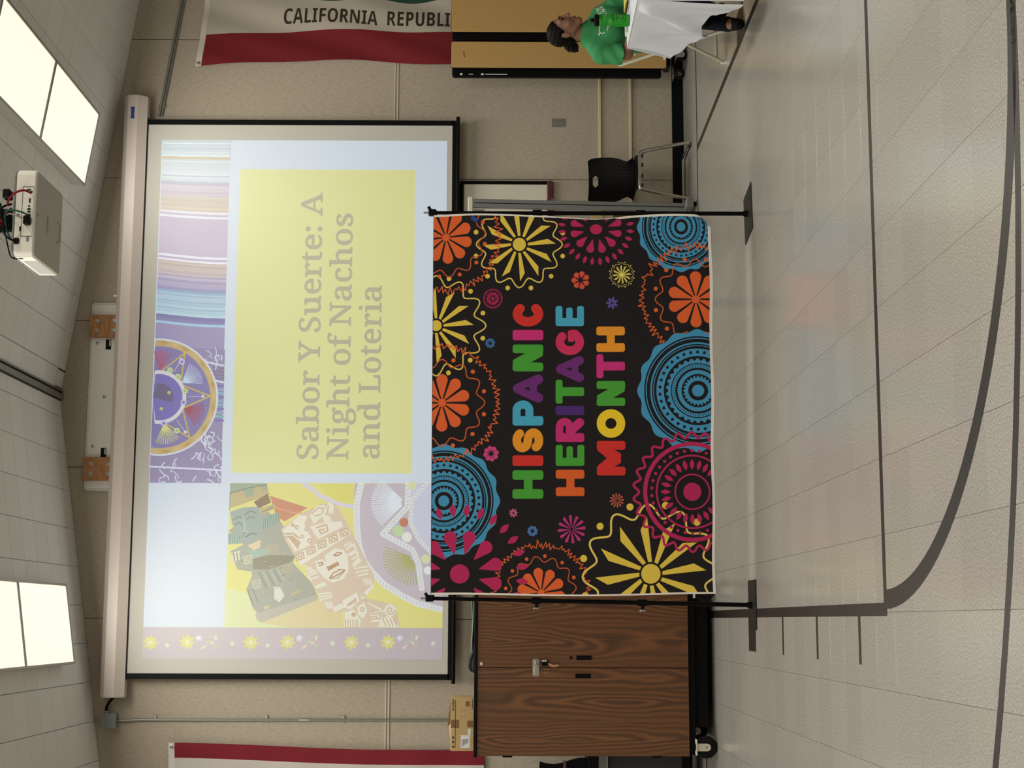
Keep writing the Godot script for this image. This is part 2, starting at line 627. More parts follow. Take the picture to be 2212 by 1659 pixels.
func court(fl: Node3D) -> void:   # the key of the basketball court, painted on the tiles
	var t := 0.0006
	var bars := [
		[Vector3(0.047, 0, -8.90), Vector3(0.052, t, 5.62)], [Vector3(3.657, 0, -8.90), Vector3(0.052, t, 5.62)],
		[Vector3(1.852, 0, -6.112), Vector3(3.66, t * 1.1, 0.05)], [Vector3(1.8, 0, -11.72), Vector3(15.0, t * 1.1, 0.05)],
	]
	for z in [-8.40, -7.475, -6.575]:
		bars.append([Vector3(-0.078, 0, z), Vector3(0.2, t, 0.045)])
		bars.append([Vector3(3.782, 0, z), Vector3(0.2, t, 0.045)])
	for x in [-0.08, 3.78]:
		bars.append([Vector3(x, 0, -9.45), Vector3(0.2, t * 1.2, 0.275)])
	for b in bars:
		put("court_line", box(b[0] + Vector3(0, 0.0002, 0), b[1], 0.0), M.court, fl)
	put("court_line", arc(Vector2(1.852, -6.112), 1.73, 1.805, 0.0, PI, t), M.court, fl)
	put("court_line", arc(Vector2(1.852, -10.03), 5.68, 5.73, 0.35, PI - 0.35, t), M.court, fl)


func arc(c: Vector2, r0: float, r1: float, a0: float, a1: float, t: float) -> Geo:
	var g := Geo.new()
	var n := 64
	for k in n:
		var p := Vector2.from_angle(lerpf(a0, a1, float(k) / n))
		var q := Vector2.from_angle(lerpf(a0, a1, float(k + 1) / n))
		var pts := []
		for e in [[p, r0], [q, r0], [q, r1], [p, r1]]:
			pts.append(Vector3(c.x + e[0].x * e[1], t, c.y + e[0].y * e[1]))
		g.quad(pts[0], pts[1], pts[2], pts[3], Vector3.UP)
		for e in [[0, 1, -1.0], [2, 3, 1.0]]:
			var a: Vector3 = pts[e[0]]
			var b: Vector3 = pts[e[1]]
			g.quad(a, b, b - Vector3(0, t, 0), a - Vector3(0, t, 0), Vector3(p.x, 0, p.y) * e[2])
	return g


func build_ceiling_lights() -> void:
	var slope := atan(PITCH)
	var proto: Node3D
	var rows := [-3.79, -0.05, 3.688]
	var row_names := ["row by the left wall", "row left of the ridge", "row right of the ridge"]
	var nth := ["first", "second", "third", "fourth", "fifth", "sixth", "seventh", "eighth"]
	for r in 3:
		var n := 0
		for pair in [-10.675, -5.8, -0.9, 4.0]:
			for e in [-0.596, 0.596]:
				var x: float = rows[r]
				var side := signf(x - RIDGE.x)
				var label := "frosted ceiling light, %s from the screen wall, %s" % [nth[n], row_names[r]]
				var at := Vector3(x, roof_y(x), pair + e)
				var o: Node3D
				if proto == null:
					o = thing("ceiling_light", label, "ceiling light", at, 0.0, "frosted ceiling lights")
					proto = o
					make_light(o)
				else:
					o = dup(proto, at, 0.0, label)
				o.rotation = Vector3(0, 0, -side * slope)
				n += 1


func make_light(o: Node3D) -> void:
	var g := Geo.new()
	g.box(Vector3(-0.296, -0.05, 0), Vector3(0.012, 0.1, 1.186), 0.002)
	g.box(Vector3(0.296, -0.05, 0), Vector3(0.012, 0.1, 1.186), 0.002)
	g.box(Vector3(0, -0.05, -0.587), Vector3(0.58, 0.1, 0.012), 0.002)
	g.box(Vector3(0, -0.05, 0.587), Vector3(0.58, 0.1, 0.012), 0.002)
	g.box(Vector3(0, -0.006, 0), Vector3(0.59, 0.01, 1.17), 0.0)
	put("housing", g, M.lamp_housing, o)
	put("diffuser", box(Vector3(0, -0.096, 0), Vector3(0.568, 0.006, 1.152), 0.002), M.lens, o)
	var f := Geo.new()
	for s in [-1.0, 1.0]:
		f.box(Vector3(s * 0.294, -0.1015, 0), Vector3(0.016, 0.005, 1.19), 0.001)
		f.box(Vector3(0, -0.1015, s * 0.586), Vector3(0.574, 0.005, 0.016), 0.001)
	put("frame", f, M.galvanised, o)
	var l := AreaLight3D.new()
	l.name = "lamp"
	l.area_size = Vector2(0.55, 1.13)
	l.light_color = LAMP_COLOR
	l.light_energy = LAMP_ENERGY
	l.shadow_enabled = true
	l.area_range = 30.0
	l.area_attenuation = 2.0
	l.position = Vector3(0, -0.1045, 0)
	l.rotation = Vector3(-PI / 2, 0, 0)
	o.add_child(l)


func build_wall_fittings() -> void:
	# steel conduit that follows the slope of the roof, right of the screen
	var z := WALL + 0.018
	var o := thing("conduit", "galvanised conduit running down the slope above the vertical flag with red stripe", "conduit")
	var p0 := Vector3(4.20, 4.427, z)
	var p1 := Vector3(7.0, 4.0, z)
	put("pipe", Geo.new().tube([p0, p1], 0.012, 10), M.galvanised, o)
	put("pipe", Geo.new().tube([p0 - Vector3(0, 0.022, 0), p1 - Vector3(0, 0.022, 0)], 0.008, 8), M.galvanised, o)
	for t in [0.03, 0.5]:
		put("clip", box(p0.lerp(p1, t) - Vector3(0, 0.01, 0.006), Vector3(0.03, 0.06, 0.012), 0.003), M.steel, o)
	# junction box, cable and conduit left of the screen
	o = thing("junction_box", "grey square junction box on the wall at the left end of the screen case", "junction box", Vector3(-0.797, 4.627, WALL))
	put("body", box(Vector3(0, 0, 0.045), Vector3(0.112, 0.112, 0.09), 0.004), M.box_grey, o)
	put("cover", box(Vector3(0, 0, 0.0915), Vector3(0.12, 0.12, 0.004), 0.0015), M.box_grey, o)
	for s in [Vector2(0.045, -0.045), Vector2(-0.045, 0.045)]:
		put("screw", Geo.new().lathe([Vector2(0.005, 0), Vector2(0.005, 0.002), Vector2(0, 0.003)], 8, Transform3D(Basis(Vector3.RIGHT, PI / 2), Vector3(s.x, s.y, 0.0935))), M.steel, o)
	put("connector", Geo.new().tube([Vector3(0.056, 0.026, 0.05), Vector3(0.076, 0.026, 0.05)], 0.012, 10), M.steel, o)
	var cable := curve([Vector3(-0.721, 4.653, WALL + 0.05), Vector3(-0.69, 4.652, WALL + 0.055), Vector3(-0.645, 4.625, WALL + 0.07), Vector3(-0.612, 4.595, WALL + 0.09)])
	tag(put("power_cable", Geo.new().tube(cable, 0.011, 10), M.black), "short black cable curving from the grey junction box into the screen case", "cable")
	o = thing("conduit", "thin vertical conduit dropping from the junction box towards the cardboard box", "conduit")
	put("pipe", Geo.new().tube([Vector3(-0.797, 4.575, WALL + 0.03), Vector3(-0.797, 4.50, WALL + 0.028), Vector3(-0.793, 4.40, WALL + 0.012), Vector3(-0.785, 1.2, WALL + 0.012)], 0.0105, 10), M.galvanised, o)
	for y in [4.273, 3.389, 2.776]:
		put("clip", box(Vector3(-0.792 + 0.012, y, WALL + 0.006), Vector3(0.056, 0.022, 0.012), 0.002), M.steel, o)
	put("coupling", Geo.new().tube([Vector3(-0.789, 3.05, WALL + 0.012), Vector3(-0.789, 3.13, WALL + 0.012)], 0.0135, 10), M.steel, o)
	# two cable raceways low on the wall
	for k in 2:
		var y: float = [0.7065, 0.447][k]
		o = thing("cable_raceway", ["upper cream cable raceway running along the wall behind the black chair", "lower cream cable raceway on the wall, just under the chair's seat"][k], "raceway", Vector3.ZERO, 0.0, "cream raceways")
		put("cover", box(Vector3(4.9, y, WALL + 0.009), Vector3(3.6, 0.023, 0.018), 0.003), M.raceway, o)
		put("end_cap", box(Vector3(3.105, y, WALL + 0.0095), Vector3(0.02, 0.026, 0.019), 0.003), M.raceway, o)
	# blank steel plate
	o = thing("outlet_plate", "small stainless steel wall plate right of the whiteboard, above the raceways", "wall plate", Vector3(4.157, 1.056, WALL))
	put("plate", box(Vector3(0, 0, 0.003), Vector3(0.074, 0.115, 0.006), 0.003), M.steel, o)
	put("recess", box(Vector3(0, 0, 0.0065), Vector3(0.034, 0.07, 0.002), 0.001), M.galvanised, o)
	# whiteboard behind the rack
	o = thing("whiteboard", "whiteboard on the wall with dark frame and red-brown tray, below the screen", "whiteboard", Vector3(2.4, 1.50, WALL))
	put("panel", box(Vector3(0, 0, 0.012), Vector3(2.44, 0.70, 0.016), 0.002), M.whiteboard, o)
	var fr := Geo.new()
	for s in [-1.0, 1.0]:
		fr.box(Vector3(s * 1.229, 0, 0.015), Vector3(0.03, 0.76, 0.03), 0.004)
	fr.box(Vector3(0, 0.37, 0.015), Vector3(2.43, 0.03, 0.03), 0.004)
	put("frame", fr, M.black_plastic, o)
	put("tray", box(Vector3(0, -0.372, 0.022), Vector3(2.488, 0.046, 0.044), 0.008), M.red_brown, o)
	# backing board with wood blocks that carry the screen case
	o = thing("mounting_board", "white mounting board with bolted wood blocks above the projection screen case", "mounting board", Vector3(1.81, 4.74, WALL))
	put("board", box(Vector3(0, 0, 0.008), Vector3(1.55, 0.358, 0.016), 0.003), M.white_paint, o)
	var rim := Geo.new()
	rim.box(Vector3(0, 0.174, 0.011), Vector3(1.56, 0.014, 0.022), 0.002)
	for s in [-1.0, 1.0]:
		rim.box(Vector3(s * 0.772, 0, 0.011), Vector3(0.014, 0.36, 0.022), 0.002)
	put("rim", rim, M.lamp_housing, o)
	for bx in [0.579, -0.602]:
		var blk := put("wood_block", box(Vector3(bx, 0.035, 0.036), Vector3(0.19, 0.302, 0.04), 0.003), M.pine, o)
		for dx in [-0.04, 0.04]:
			for dy in [0.09, -0.05]:
				var at := Transform3D(Basis(Vector3.RIGHT, PI / 2), Vector3(bx + dx, 0.035 + dy, 0.056))
				put("washer", Geo.new().lathe([Vector2(0.0175, 0), Vector2(0.0175, 0.003), Vector2(0.009, 0.004), Vector2(0.009, 0.009), Vector2(0, 0.010)], 14, at), M.steel, blk)
	for b in [Vector2(2.251, 4.862), Vector2(1.803, 4.789), Vector2(1.395, 4.867)]:
		put("bolt", Geo.new().lathe([Vector2(0.014, 0), Vector2(0.013, 0.004), Vector2(0.007, 0.008), Vector2(0, 0.009)], 12, Transform3D(Basis(Vector3.RIGHT, PI / 2), Vector3(b.x - 1.81, b.y - 4.74, 0.016))), M.steel, o)
	for b in [Vector2(2.24, 4.772), Vector2(1.34, 4.775)]:
		put("slot", box(Vector3(b.x - 1.81, b.y - 4.74, 0.0165), Vector3(0.085, 0.045, 0.003), 0.001), M.black, o)
		put("bracket", box(Vector3(b.x - 1.81 + 0.012, b.y - 4.755, 0.02), Vector3(0.05, 0.02, 0.006), 0.001), M.steel, o)


# ---------------------------------------------------------------- prints (flat pictures only)

class Paint:
	var img: Image
	var w: int
	var h: int
	var to: Callable      # a point of the drawing, to a point of the picture

	func _init(width: int, height: int, ground: Color, where: Callable) -> void:
		w = width
		h = height
		to = where
		img = Image.create(w, h, false, Image.FORMAT_RGB8)
		img.fill(ground)

	func poly(points: Array, c: Color) -> void:
		var p := PackedVector2Array()
		for q in points:
			p.append(to.call(q))
		raw(p, c)

	func raw(p: PackedVector2Array, c: Color) -> void:
		var n := p.size()
		var lo := INF
		var hi := -INF
		for q in p:
			lo = minf(lo, q.y)
			hi = maxf(hi, q.y)
		for y in range(maxi(0, floori(lo)), mini(h - 1, ceili(hi)) + 1):
			var yy := y + 0.5
			var xs := PackedFloat32Array()
			for i in n:
				var a := p[i]
				var b := p[(i + 1) % n]
				if (a.y <= yy) != (b.y <= yy):
					xs.append(a.x + (yy - a.y) / (b.y - a.y) * (b.x - a.x))
			xs.sort()
			for k in xs.size() / 2:
				var x0 := maxi(0, ceili(xs[k * 2] - 0.5))
				var x1 := mini(w - 1, ceili(xs[k * 2 + 1] - 0.5) - 1)
				if x1 >= x0:
					img.fill_rect(Rect2i(x0, y, x1 - x0 + 1, 1), c)

	func disc(c: Vector2, r: float, col: Color, n := 28) -> void:
		ring_fn(c, func(_a): return r, col, n)

	func ring_fn(c: Vector2, fn: Callable, col: Color, n: int) -> void:   # fills the closed line at distance fn(angle) from c
		var p := []
		for k in n:
			var a := TAU * k / n
			p.append(c + Vector2.from_angle(a) * fn.call(a))
		poly(p, col)

	func line(pts: Array, width: float, col: Color, closed := false, joints := true) -> void:
		var n := pts.size()
		for k in (n if closed else n - 1):
			var a: Vector2 = pts[k]
			var b: Vector2 = pts[(k + 1) % n]
			if a.is_equal_approx(b):
				continue
			var s := (b - a).normalized().orthogonal() * width / 2.0
			poly([a + s, b + s, b - s, a - s], col)
		if joints:
			for p in pts:
				disc(p, width / 2.0, col, 8 if width < 8.0 else 20)

	func soft(pts: Array, r: float, col: Color) -> void:   # a polygon whose corners are rounded to r
		poly(pts, col)
		line(pts, r * 2.0, col, true)

	func glyphs(font: Font, text: String, place: Transform2D, col: Color) -> void:   # letters as outlines, one unit high
		var t := TextMesh.new()
		t.font = font
		t.font_size = 100
		t.pixel_size = 0.01
		t.depth = 0.0
		t.curve_step = 0.5
		t.text = text
		t.horizontal_alignment = HORIZONTAL_ALIGNMENT_LEFT
		t.vertical_alignment = VERTICAL_ALIGNMENT_BOTTOM
		var arrays := t.surface_get_arrays(0)
		var v: PackedVector3Array = arrays[Mesh.ARRAY_VERTEX]
		var idx: PackedInt32Array = arrays[Mesh.ARRAY_INDEX]
		for k in idx.size() / 3:
			var p := []
			for e in 3:
				var q := v[idx[k * 3 + e]]
				p.append(place * Vector2(q.x, q.y))
			poly(p, col)

	func tex() -> ImageTexture:
		img.generate_mipmaps()
		return ImageTexture.create_from_image(img)


func font(family: String, heavy := true) -> SystemFont:
	var f := SystemFont.new()
	f.font_names = PackedStringArray([family])
	f.font_weight = 700 if heavy else 400
	return f


func print_mat(called: String, tex: Texture2D, rough := 0.8) -> StandardMaterial3D:
	var m := mat(called, Color.WHITE, rough)
	m.albedo_texture = tex
	m.texture_repeat = false
	return m


func ink_box(f: Font, text: String) -> Rect2:
	var t := TextMesh.new()
	t.font = f
	t.font_size = 100
	t.pixel_size = 0.01
	t.depth = 0.0
	t.text = text
	t.horizontal_alignment = HORIZONTAL_ALIGNMENT_LEFT
	t.vertical_alignment = VERTICAL_ALIGNMENT_BOTTOM
	var b := t.get_aabb()
	return Rect2(b.position.x, b.position.y, b.size.x, b.size.y)


func write(p: Paint, f: Font, text: String, a: Vector2, b: Vector2, up: Vector2, col: Color) -> void:   # text whose baseline runs from a to b, capitals as high as `up`
	var ink := ink_box(f, text)
	var cap := ink_box(f, "H")
	var xa := (b - a) / ink.size.x
	var ya := up / cap.size.y
	p.glyphs(f, text, Transform2D(xa, ya, a - xa * ink.position.x - ya * cap.position.y), col)


func rgb(r: int, g: int, b: int) -> Color:
	return Color8(r, g, b)


# ---------------------------------------------------------------- projection screen and the slide on it

func build_screen() -> void:
	var o := thing("projection_screen", "wide pull-down projection screen in a pale wall case, showing a yellow and lilac slide", "projection screen", Vector3(1.86, 1.88, WALL))
	var at := -o.position
	var zs := WALL + 0.125
	var prof := PackedVector2Array([Vector2(0.062, 4.665), Vector2(0.145, 4.688), Vector2(0.20, 4.645), Vector2(0.20, 4.565), Vector2(0.145, 4.495), Vector2(0.062, 4.495)])
	var g := Geo.new()
	# the profile lies in (z, y) and runs along x
	g.prism(prof, 4.926, Transform3D(Basis(Vector3(0, 0, 1), Vector3(0, 1, 0), Vector3(1, 0, 0)), Vector3(-0.607, 0, WALL) + at), 0.004)
	put("case", g, M.housing, o)
	for s in [-0.609, 4.321]:
		put("end_cap", Geo.new().prism(prof, 0.006, Transform3D(Basis(Vector3(0, 0, 1), Vector3(0, 1, 0), Vector3(1, 0, 0)), Vector3(s - 0.003, 0, WALL) + at), 0.002), M.housing, o)
	put("hook", Geo.new().tube([Vector3(2.63, 4.66, WALL + 0.10) + at, Vector3(2.63, 4.725, WALL + 0.10) + at], 0.010, 10), M.white_paint, o)
	var lab := PackedVector2Array([Vector2(-0.05, -0.018), Vector2(-0.018, -0.013), Vector2(0.018, -0.013), Vector2(0.05, -0.018), Vector2(0.05, 0.018), Vector2(0.018, 0.013), Vector2(-0.018, 0.013), Vector2(-0.05, 0.018)])
	put("label_sticker", Geo.new().prism(lab, 0.0015, Transform3D(Basis(), Vector3(4.167, 4.605, WALL + 0.2) + at)), M.blue_tape, o)
	var x0 := -0.469
	var x1 := 4.134
	var cloth := put("screen_cloth", box(Vector3((x0 + x1) / 2, (1.935 + 4.50) / 2, zs - 0.001) + at, Vector3(x1 - x0, 4.50 - 1.935, 0.002), 0.0), M.screen_white, o)
	cloth.set_meta("label", "white fabric with black side borders")
	var edge := Geo.new()
	edge.box(Vector3(x0 + 0.0225, 3.215, zs + 0.0005) + at, Vector3(0.045, 2.56, 0.003), 0.0)
	edge.box(Vector3(x1 - 0.0225, 3.215, zs + 0.0005) + at, Vector3(0.045, 2.56, 0.003), 0.0)
	edge.box(Vector3((x0 + x1) / 2, 1.928, zs + 0.0005) + at, Vector3(x1 - x0, 0.035, 0.003), 0.0)
	put("border", edge, M.black, o)
	put("weight_bar", Geo.new().tube([Vector3(x0 - 0.03, 1.90, zs) + at, Vector3(x1 + 0.03, 1.90, zs) + at], 0.016, 10), M.black, o)
	put("dark_gap", box(Vector3((x0 + x1) / 2, 4.491, zs + 0.004) + at, Vector3(x1 - x0 + 0.02, 0.008, 0.012), 0.0), M.black, o)
	var w := 4.267
	var h := 2.382
	var p := slide_picture(zs + 0.001)
	var pic := p.img
	# the projector only adds light: what it adds goes to the emission, the dark parts stay white cloth
	var amb := [165, 157, 143]
	var cloth_c := M.screen_white.albedo_color as Color
	var e_of := []
	var a_of := []
	for ch in 3:
		var e := PackedByteArray()
		var a := PackedByteArray()
		var l: float = Color8(amb[ch], 0, 0).srgb_to_linear().r
		for v in 256:
			var t: float = Color8(v, 0, 0).srgb_to_linear().r
			e.append(int(Color(clampf((t - l) / 0.6, 0, 1), 0, 0).linear_to_srgb().r * 255.0))
			var base: float = Color(cloth_c[ch], 0, 0).srgb_to_linear().r
			a.append(int(Color(base * clampf(t / l, 0.0, 1.0), 0, 0).linear_to_srgb().r * 255.0))
		e_of.append(e)
		a_of.append(a)
	var data := pic.get_data()
	var glow := PackedByteArray()
	var tone := PackedByteArray()
	glow.resize(data.size())
	tone.resize(data.size())
	for ch in 3:
		var e: PackedByteArray = e_of[ch]
		var a: PackedByteArray = a_of[ch]
		for k in range(ch, data.size(), 3):
			glow[k] = e[data[k]]
			tone[k] = a[data[k]]
	var m := print_mat("slide", ImageTexture.create_from_image(Image.create_from_data(p.w, p.h, false, Image.FORMAT_RGB8, tone)), 0.8)
	m.emission_enabled = true
	m.emission = Color.WHITE
	m.emission_operator = BaseMaterial3D.EMISSION_OP_MULTIPLY
	m.emission_texture = ImageTexture.create_from_image(Image.create_from_data(p.w, p.h, false, Image.FORMAT_RGB8, glow))
	m.emission_energy_multiplier = 0.5
	var q := Geo.new()
	var a0 := Vector3(-0.310, 4.370, zs + 0.001) + at
	q.quad(a0, a0 + Vector3(w, 0, 0), a0 + Vector3(w, -h, 0), a0 + Vector3(0, -h, 0), Vector3(0, 0, 1))
	put("projected_slide", q, m, o)


func slide_picture(zs: float) -> Paint:
	var W := 1800
	var H := 1005
	var p := Paint.new(W, H, rgb(200, 211, 224), func(q): 
		var v := on_plane(q.x, q.y, zs)
		return Vector2((v.x + 0.310) / 4.267 * W, (4.370 - v.y) / 2.382 * H))
	var r := RandomNumberGenerator.new()
	r.seed = 11
	# lilac band with flowers along the left edge
	p.poly([Vector2(290, 1354.5), Vector2(970, 1355.5), Vector2(970, 1440), Vector2(290, 1440)], rgb(178, 164, 172))
	for k in 3:
		var o := 217.0 * k
		for f in [Vector2(325, 1388), Vector2(404, 1387)]:
			var c: Vector2 = f + Vector2(o, 0)
			for j in 8:
				var a := TAU * j / 8 + 0.15
				var d := Vector2.from_angle(a)
				var n := d.orthogonal()
				p.poly([c + d * 2, c + d * 9 + n * 4, c + d * 18, c + d * 9 - n * 4], rgb(212, 206, 120))
				p.line([c + d * 4, c + d * 13], 0.8, rgb(190, 182, 105))
			p.disc(c, 5, rgb(214, 210, 186))
		var s := Vector2(429.5 + o, 1378.5)
		for j in 8:
			var d := Vector2.from_angle(TAU * j / 8)
			p.line([s, s + d * 7], 1.8, rgb(222, 218, 220))
		for j in 5:
			var b: Vector2 = [Vector2(456, 1374), Vector2(466, 1378), Vector2(449, 1386), Vector2(458, 1389), Vector2(466, 1396)][j] + Vector2(o, 0)
			var d := Vector2.from_angle([-1.9, -1.5, 3.0, 3.4, 2.4][j])
			var n := d.orthogonal()
			p.poly([b + d * 8, b + n * 3.5, b - d * 7, b - n * 3.5], [rgb(176, 184, 156), rgb(206, 208, 180)][j % 2])
		p.line([Vector2(440, 1384) + Vector2(o, 0), Vector2(476, 1394) + Vector2(o, 0)], 1.2, rgb(168, 176, 150))
		var bud := Vector2(439 + o, 1398)
		p.poly([bud + Vector2(-6, 5), bud + Vector2(-2, -2), bud + Vector2(8, -6), bud + Vector2(3, 3)], rgb(214, 190, 180))
		var ci := Vector2(501.5 + o, 1390)
		for j in 20:
			p.disc(ci + Vector2.from_angle(TAU * j / 20) * 13, 1.2, rgb(186, 164, 176), 8)
		p.disc(ci, 5, rgb(196, 206, 180))
		var di := Vector2(361 + o, 1394)
		p.line([di + Vector2(0, -14), di + Vector2(14, 0), di + Vector2(0, 14), di + Vector2(-14, 0)], 1.4, rgb(190, 162, 172), true)
		p.disc(di, 5, rgb(194, 206, 178))
		for j in 4:
			p.disc(di + Vector2.from_angle(TAU * j / 4 + 0.7) * 15, 1.5, rgb(196, 182, 190), 8)
	# yellow title panel
	p.poly([Vector2(519, 366), Vector2(897, 367.5), Vector2(889.5, 1022.5), Vector2(500, 1021)], rgb(214, 212, 142))
	var serif := font("Droid Serif", false)
	var tc := rgb(173, 163, 138)
	for d in [Vector2(-0.9, 0), Vector2(0.9, 0), Vector2(0, -1.1), Vector2(0, 1.1)]:
		write(p, serif, "Sabor Y Suerte: A", Vector2(686.5, 991) + d, Vector2(696.5, 417) + d, Vector2(-45, 0), tc)
		write(p, serif, "Night of Nachos", Vector2(751.5, 992) + d, Vector2(762, 462) + d, Vector2(-45, 0), tc)
		write(p, serif, "and Loteria", Vector2(819, 990) + d, Vector2(824, 618) + d, Vector2(-45, 0), tc)
	blanket(p, r)
	figurines(p, r)
	return p


func blanket(p: Paint, r: RandomNumberGenerator) -> void:
	var edge := func(y: float) -> Vector2:
		var t := (y - 303.0) / 740.0
		return Vector2(lerpf(352, 323, t), lerpf(498, 475, t))
	var bend := func(y: float) -> float: return lerpf(1.0, 12.0, clampf((y - 303.0) / 250.0, 0, 1))
	var band := func(a: float, b: float, col: Color) -> void:
		var pts := []
		for i in 9:
			var t := i / 8.0
			var e: Vector2 = edge.call(a)
			pts.append(Vector2(lerpf(e.x, e.y, t), maxf(303.0, a + bend.call(a) * sin(t * PI / 2) + r.randf_range(-0.4, 0.4))))
		for i in 9:
			var t := 1.0 - i / 8.0
			var e: Vector2 = edge.call(b)
			pts.append(Vector2(lerpf(e.x, e.y, t), minf(1043.0, b + bend.call(b) * sin(t * PI / 2))))
		p.poly(pts, col)
	var run := func(a: float, b: float, n: int, c0: Color, c1: Color, wob: float) -> void:
		for k in n:
			var t := float(k) / n
			var c := c0.lerp(c1, t).lightened(0.0)
			var v := r.randf_range(-wob, wob)
			band.call(lerpf(a, b, t) - 1.0, lerpf(a, b, (k + 1.0) / n) + 1.0, Color(c.r + v, c.g + v, c.b + v * 0.7))
	band.call(296.0, 1043.0, rgb(146, 136, 180))
	run.call(296.0, 337.0, 13, rgb(196, 210, 216), rgb(192, 208, 218), 0.075)
	band.call(337.0, 343.5, rgb(188, 172, 144))
	run.call(343.5, 394.0, 15, rgb(198, 212, 216), rgb(182, 190, 208), 0.075)
	run.call(394.0, 422.0, 8, rgb(182, 172, 196), rgb(186, 172, 186), 0.05)
	run.call(422.0, 452.0, 8, rgb(190, 178, 170), rgb(194, 178, 160), 0.045)
	band.call(452.0, 457.0, rgb(214, 214, 228))
	band.call(457.0, 461.0, rgb(176, 164, 186))
	band.call(461.0, 466.5, rgb(216, 216, 230))
	band.call(466.5, 545.0, rgb(180, 165, 194))
	band.call(545.0, 550.5, rgb(220, 220, 234))
	band.call(550.5, 554.5, rgb(170, 158, 184))
	band.call(554.5, 560.0, rgb(222, 222, 236))
	run.call(560.0, 590.0, 9, rgb(182, 166, 160), rgb(178, 162, 172), 0.05)
	run.call(590.0, 622.0, 10, rgb(168, 156, 186), rgb(156, 150, 188), 0.06)
	run.call(622.0, 676.0, 17, rgb(148, 172, 200), rgb(172, 204, 218), 0.08)
	band.call(676.0, 684.0, rgb(128, 122, 166))
	band.call(684.0, 690.5, rgb(136, 130, 172))
	band.call(690.5, 696.0, rgb(158, 196, 224))
	band.call(696.0, 742.0, rgb(152, 142, 180))
	# the hat brim on the blanket, seen from above; its centre lies beyond the picture's edge
	var q := func(x: float, y: float) -> Vector2: return Vector2(300 + x / 3.605, 600 + y / 3.605)
	p.poly([q.call(128, 540), q.call(670, 560), q.call(640, 1600), q.call(85, 1590)], rgb(144, 134, 166))
	for k in 8:
		p.line([q.call(580, 700 + k * 14), q.call(662, 705 + k * 14)], 2.4, [rgb(124, 112, 130), rgb(134, 124, 150)][k % 2])
	for k in 10:
		p.line([q.call(590, 840 + k * 30), q.call(656, 842 + k * 30)], 4.5, [rgb(120, 118, 176), rgb(138, 158, 188), rgb(128, 176, 190)][k % 3])
	for y in [685.0, 815.0, 1500.0]:
		p.line([q.call(85 if y > 1000 else 520, y - 30), q.call(660, y)], 4.0, rgb(206, 210, 228))
	for k in 60:
		var a := Vector2(r.randf_range(430, 640), r.randf_range(1160, 1590)) if k < 34 else (Vector2(r.randf_range(400, 660), r.randf_range(540, 690)) if k < 48 else Vector2(r.randf_range(90, 330), r.randf_range(1390, 1590)))
		var d := Vector2.from_angle(r.randf_range(0.6, 2.4)) * r.randf_range(30, 80)
		var n := d.orthogonal() * r.randf_range(-0.5, 0.5)
		var pts := []
		for i in 7:
			var t := i / 6.0
			pts.append(q.call(clampf(a.x + d.x * t + n.x * sin(t * PI), 100, 645), clampf(a.y + d.y * t + n.y * sin(t * PI), 540, 1590)))
		p.line(pts, r.randf_range(1.6, 3.0), rgb(202, 206, 226))
	var c: Vector2 = q.call(160, 930)
	var left := func(v: Vector2) -> Vector2: return Vector2(maxf(v.x, lerpf(352, 323, (v.y - 303.0) / 740.0)), v.y)
	var fan := func(rad: float, a0: float, a1: float, col: Color) -> void:
		var pts := []
		for i in 41:
			pts.append(left.call(c + Vector2.from_angle(lerpf(a0, a1, i / 40.0)) * rad))
		pts.append(left.call(c + Vector2(-60, 0)))
		p.poly(pts, col)
	fan.call(127.0, -1.75, 1.75, rgb(206, 208, 226))
	fan.call(123.0, -1.75, 1.75, rgb(190, 164, 118))
	for k in 17:
		var a := -1.7 + k * 0.21
		var m: Vector2 = c + Vector2.from_angle(a) * 118.0
		var d := Vector2.from_angle(a + PI / 2)
		p.poly([left.call(m - d * 11), left.call(m + d.orthogonal() * 5), left.call(m + d * 11), left.call(m - d.orthogonal() * 5)], [rgb(200, 172, 124), rgb(180, 150, 102)][k % 2])
	fan.call(110.0, -1.75, 1.75, rgb(132, 122, 170))
	# star of gold braid with fans of thread between its points
	var tips := [-1.05, -0.02, 0.93]
	for k in 4:
		var a := -1.55 + k * 0.98
		var base: Vector2 = c + Vector2.from_angle(a) * 58.0
		var fc: Color = [rgb(172, 96, 118), rgb(186, 208, 226), rgb(160, 86, 92), rgb(206, 208, 130)][k]
		for j in 11:
			var d := Vector2.from_angle(a + (j - 5) * 0.12)
			p.line([left.call(base), left.call(base + d * 44.0)], 1.7, fc)
	for t in tips:
		var tip: Vector2 = c + Vector2.from_angle(t) * 110.0
		for s in [-0.42, 0.42]:
			p.line([left.call(c + Vector2.from_angle(t + s) * 58.0), left.call(tip)], 3.2, rgb(198, 170, 96))
		p.line([c + Vector2.from_angle(t) * 62.0, c + Vector2.from_angle(t) * 92.0], 1.6, rgb(186, 180, 206))
		p.disc(c + Vector2.from_angle(t) * 94.0, 3.5, rgb(210, 208, 222), 12)
	fan.call(58.0, -1.75, 1.75, rgb(212, 208, 214))
	fan.call(50.0, -1.75, 1.75, rgb(124, 116, 180))
	fan.call(30.0, -1.75, 0.4, rgb(116, 104, 136))
	for b in [Vector2(235, 895), Vector2(175, 1020)]:
		p.disc(q.call(b.x, b.y), 4.0, rgb(186, 190, 120), 12)
	for b in [Vector2(242, 720), Vector2(305, 770), Vector2(360, 882), Vector2(295, 1190)]:
		p.disc(q.call(b.x, b.y), 6.5, rgb(190, 204, 150), 14)
		p.disc(q.call(b.x, b.y), 2.2, rgb(160, 160, 110), 10)
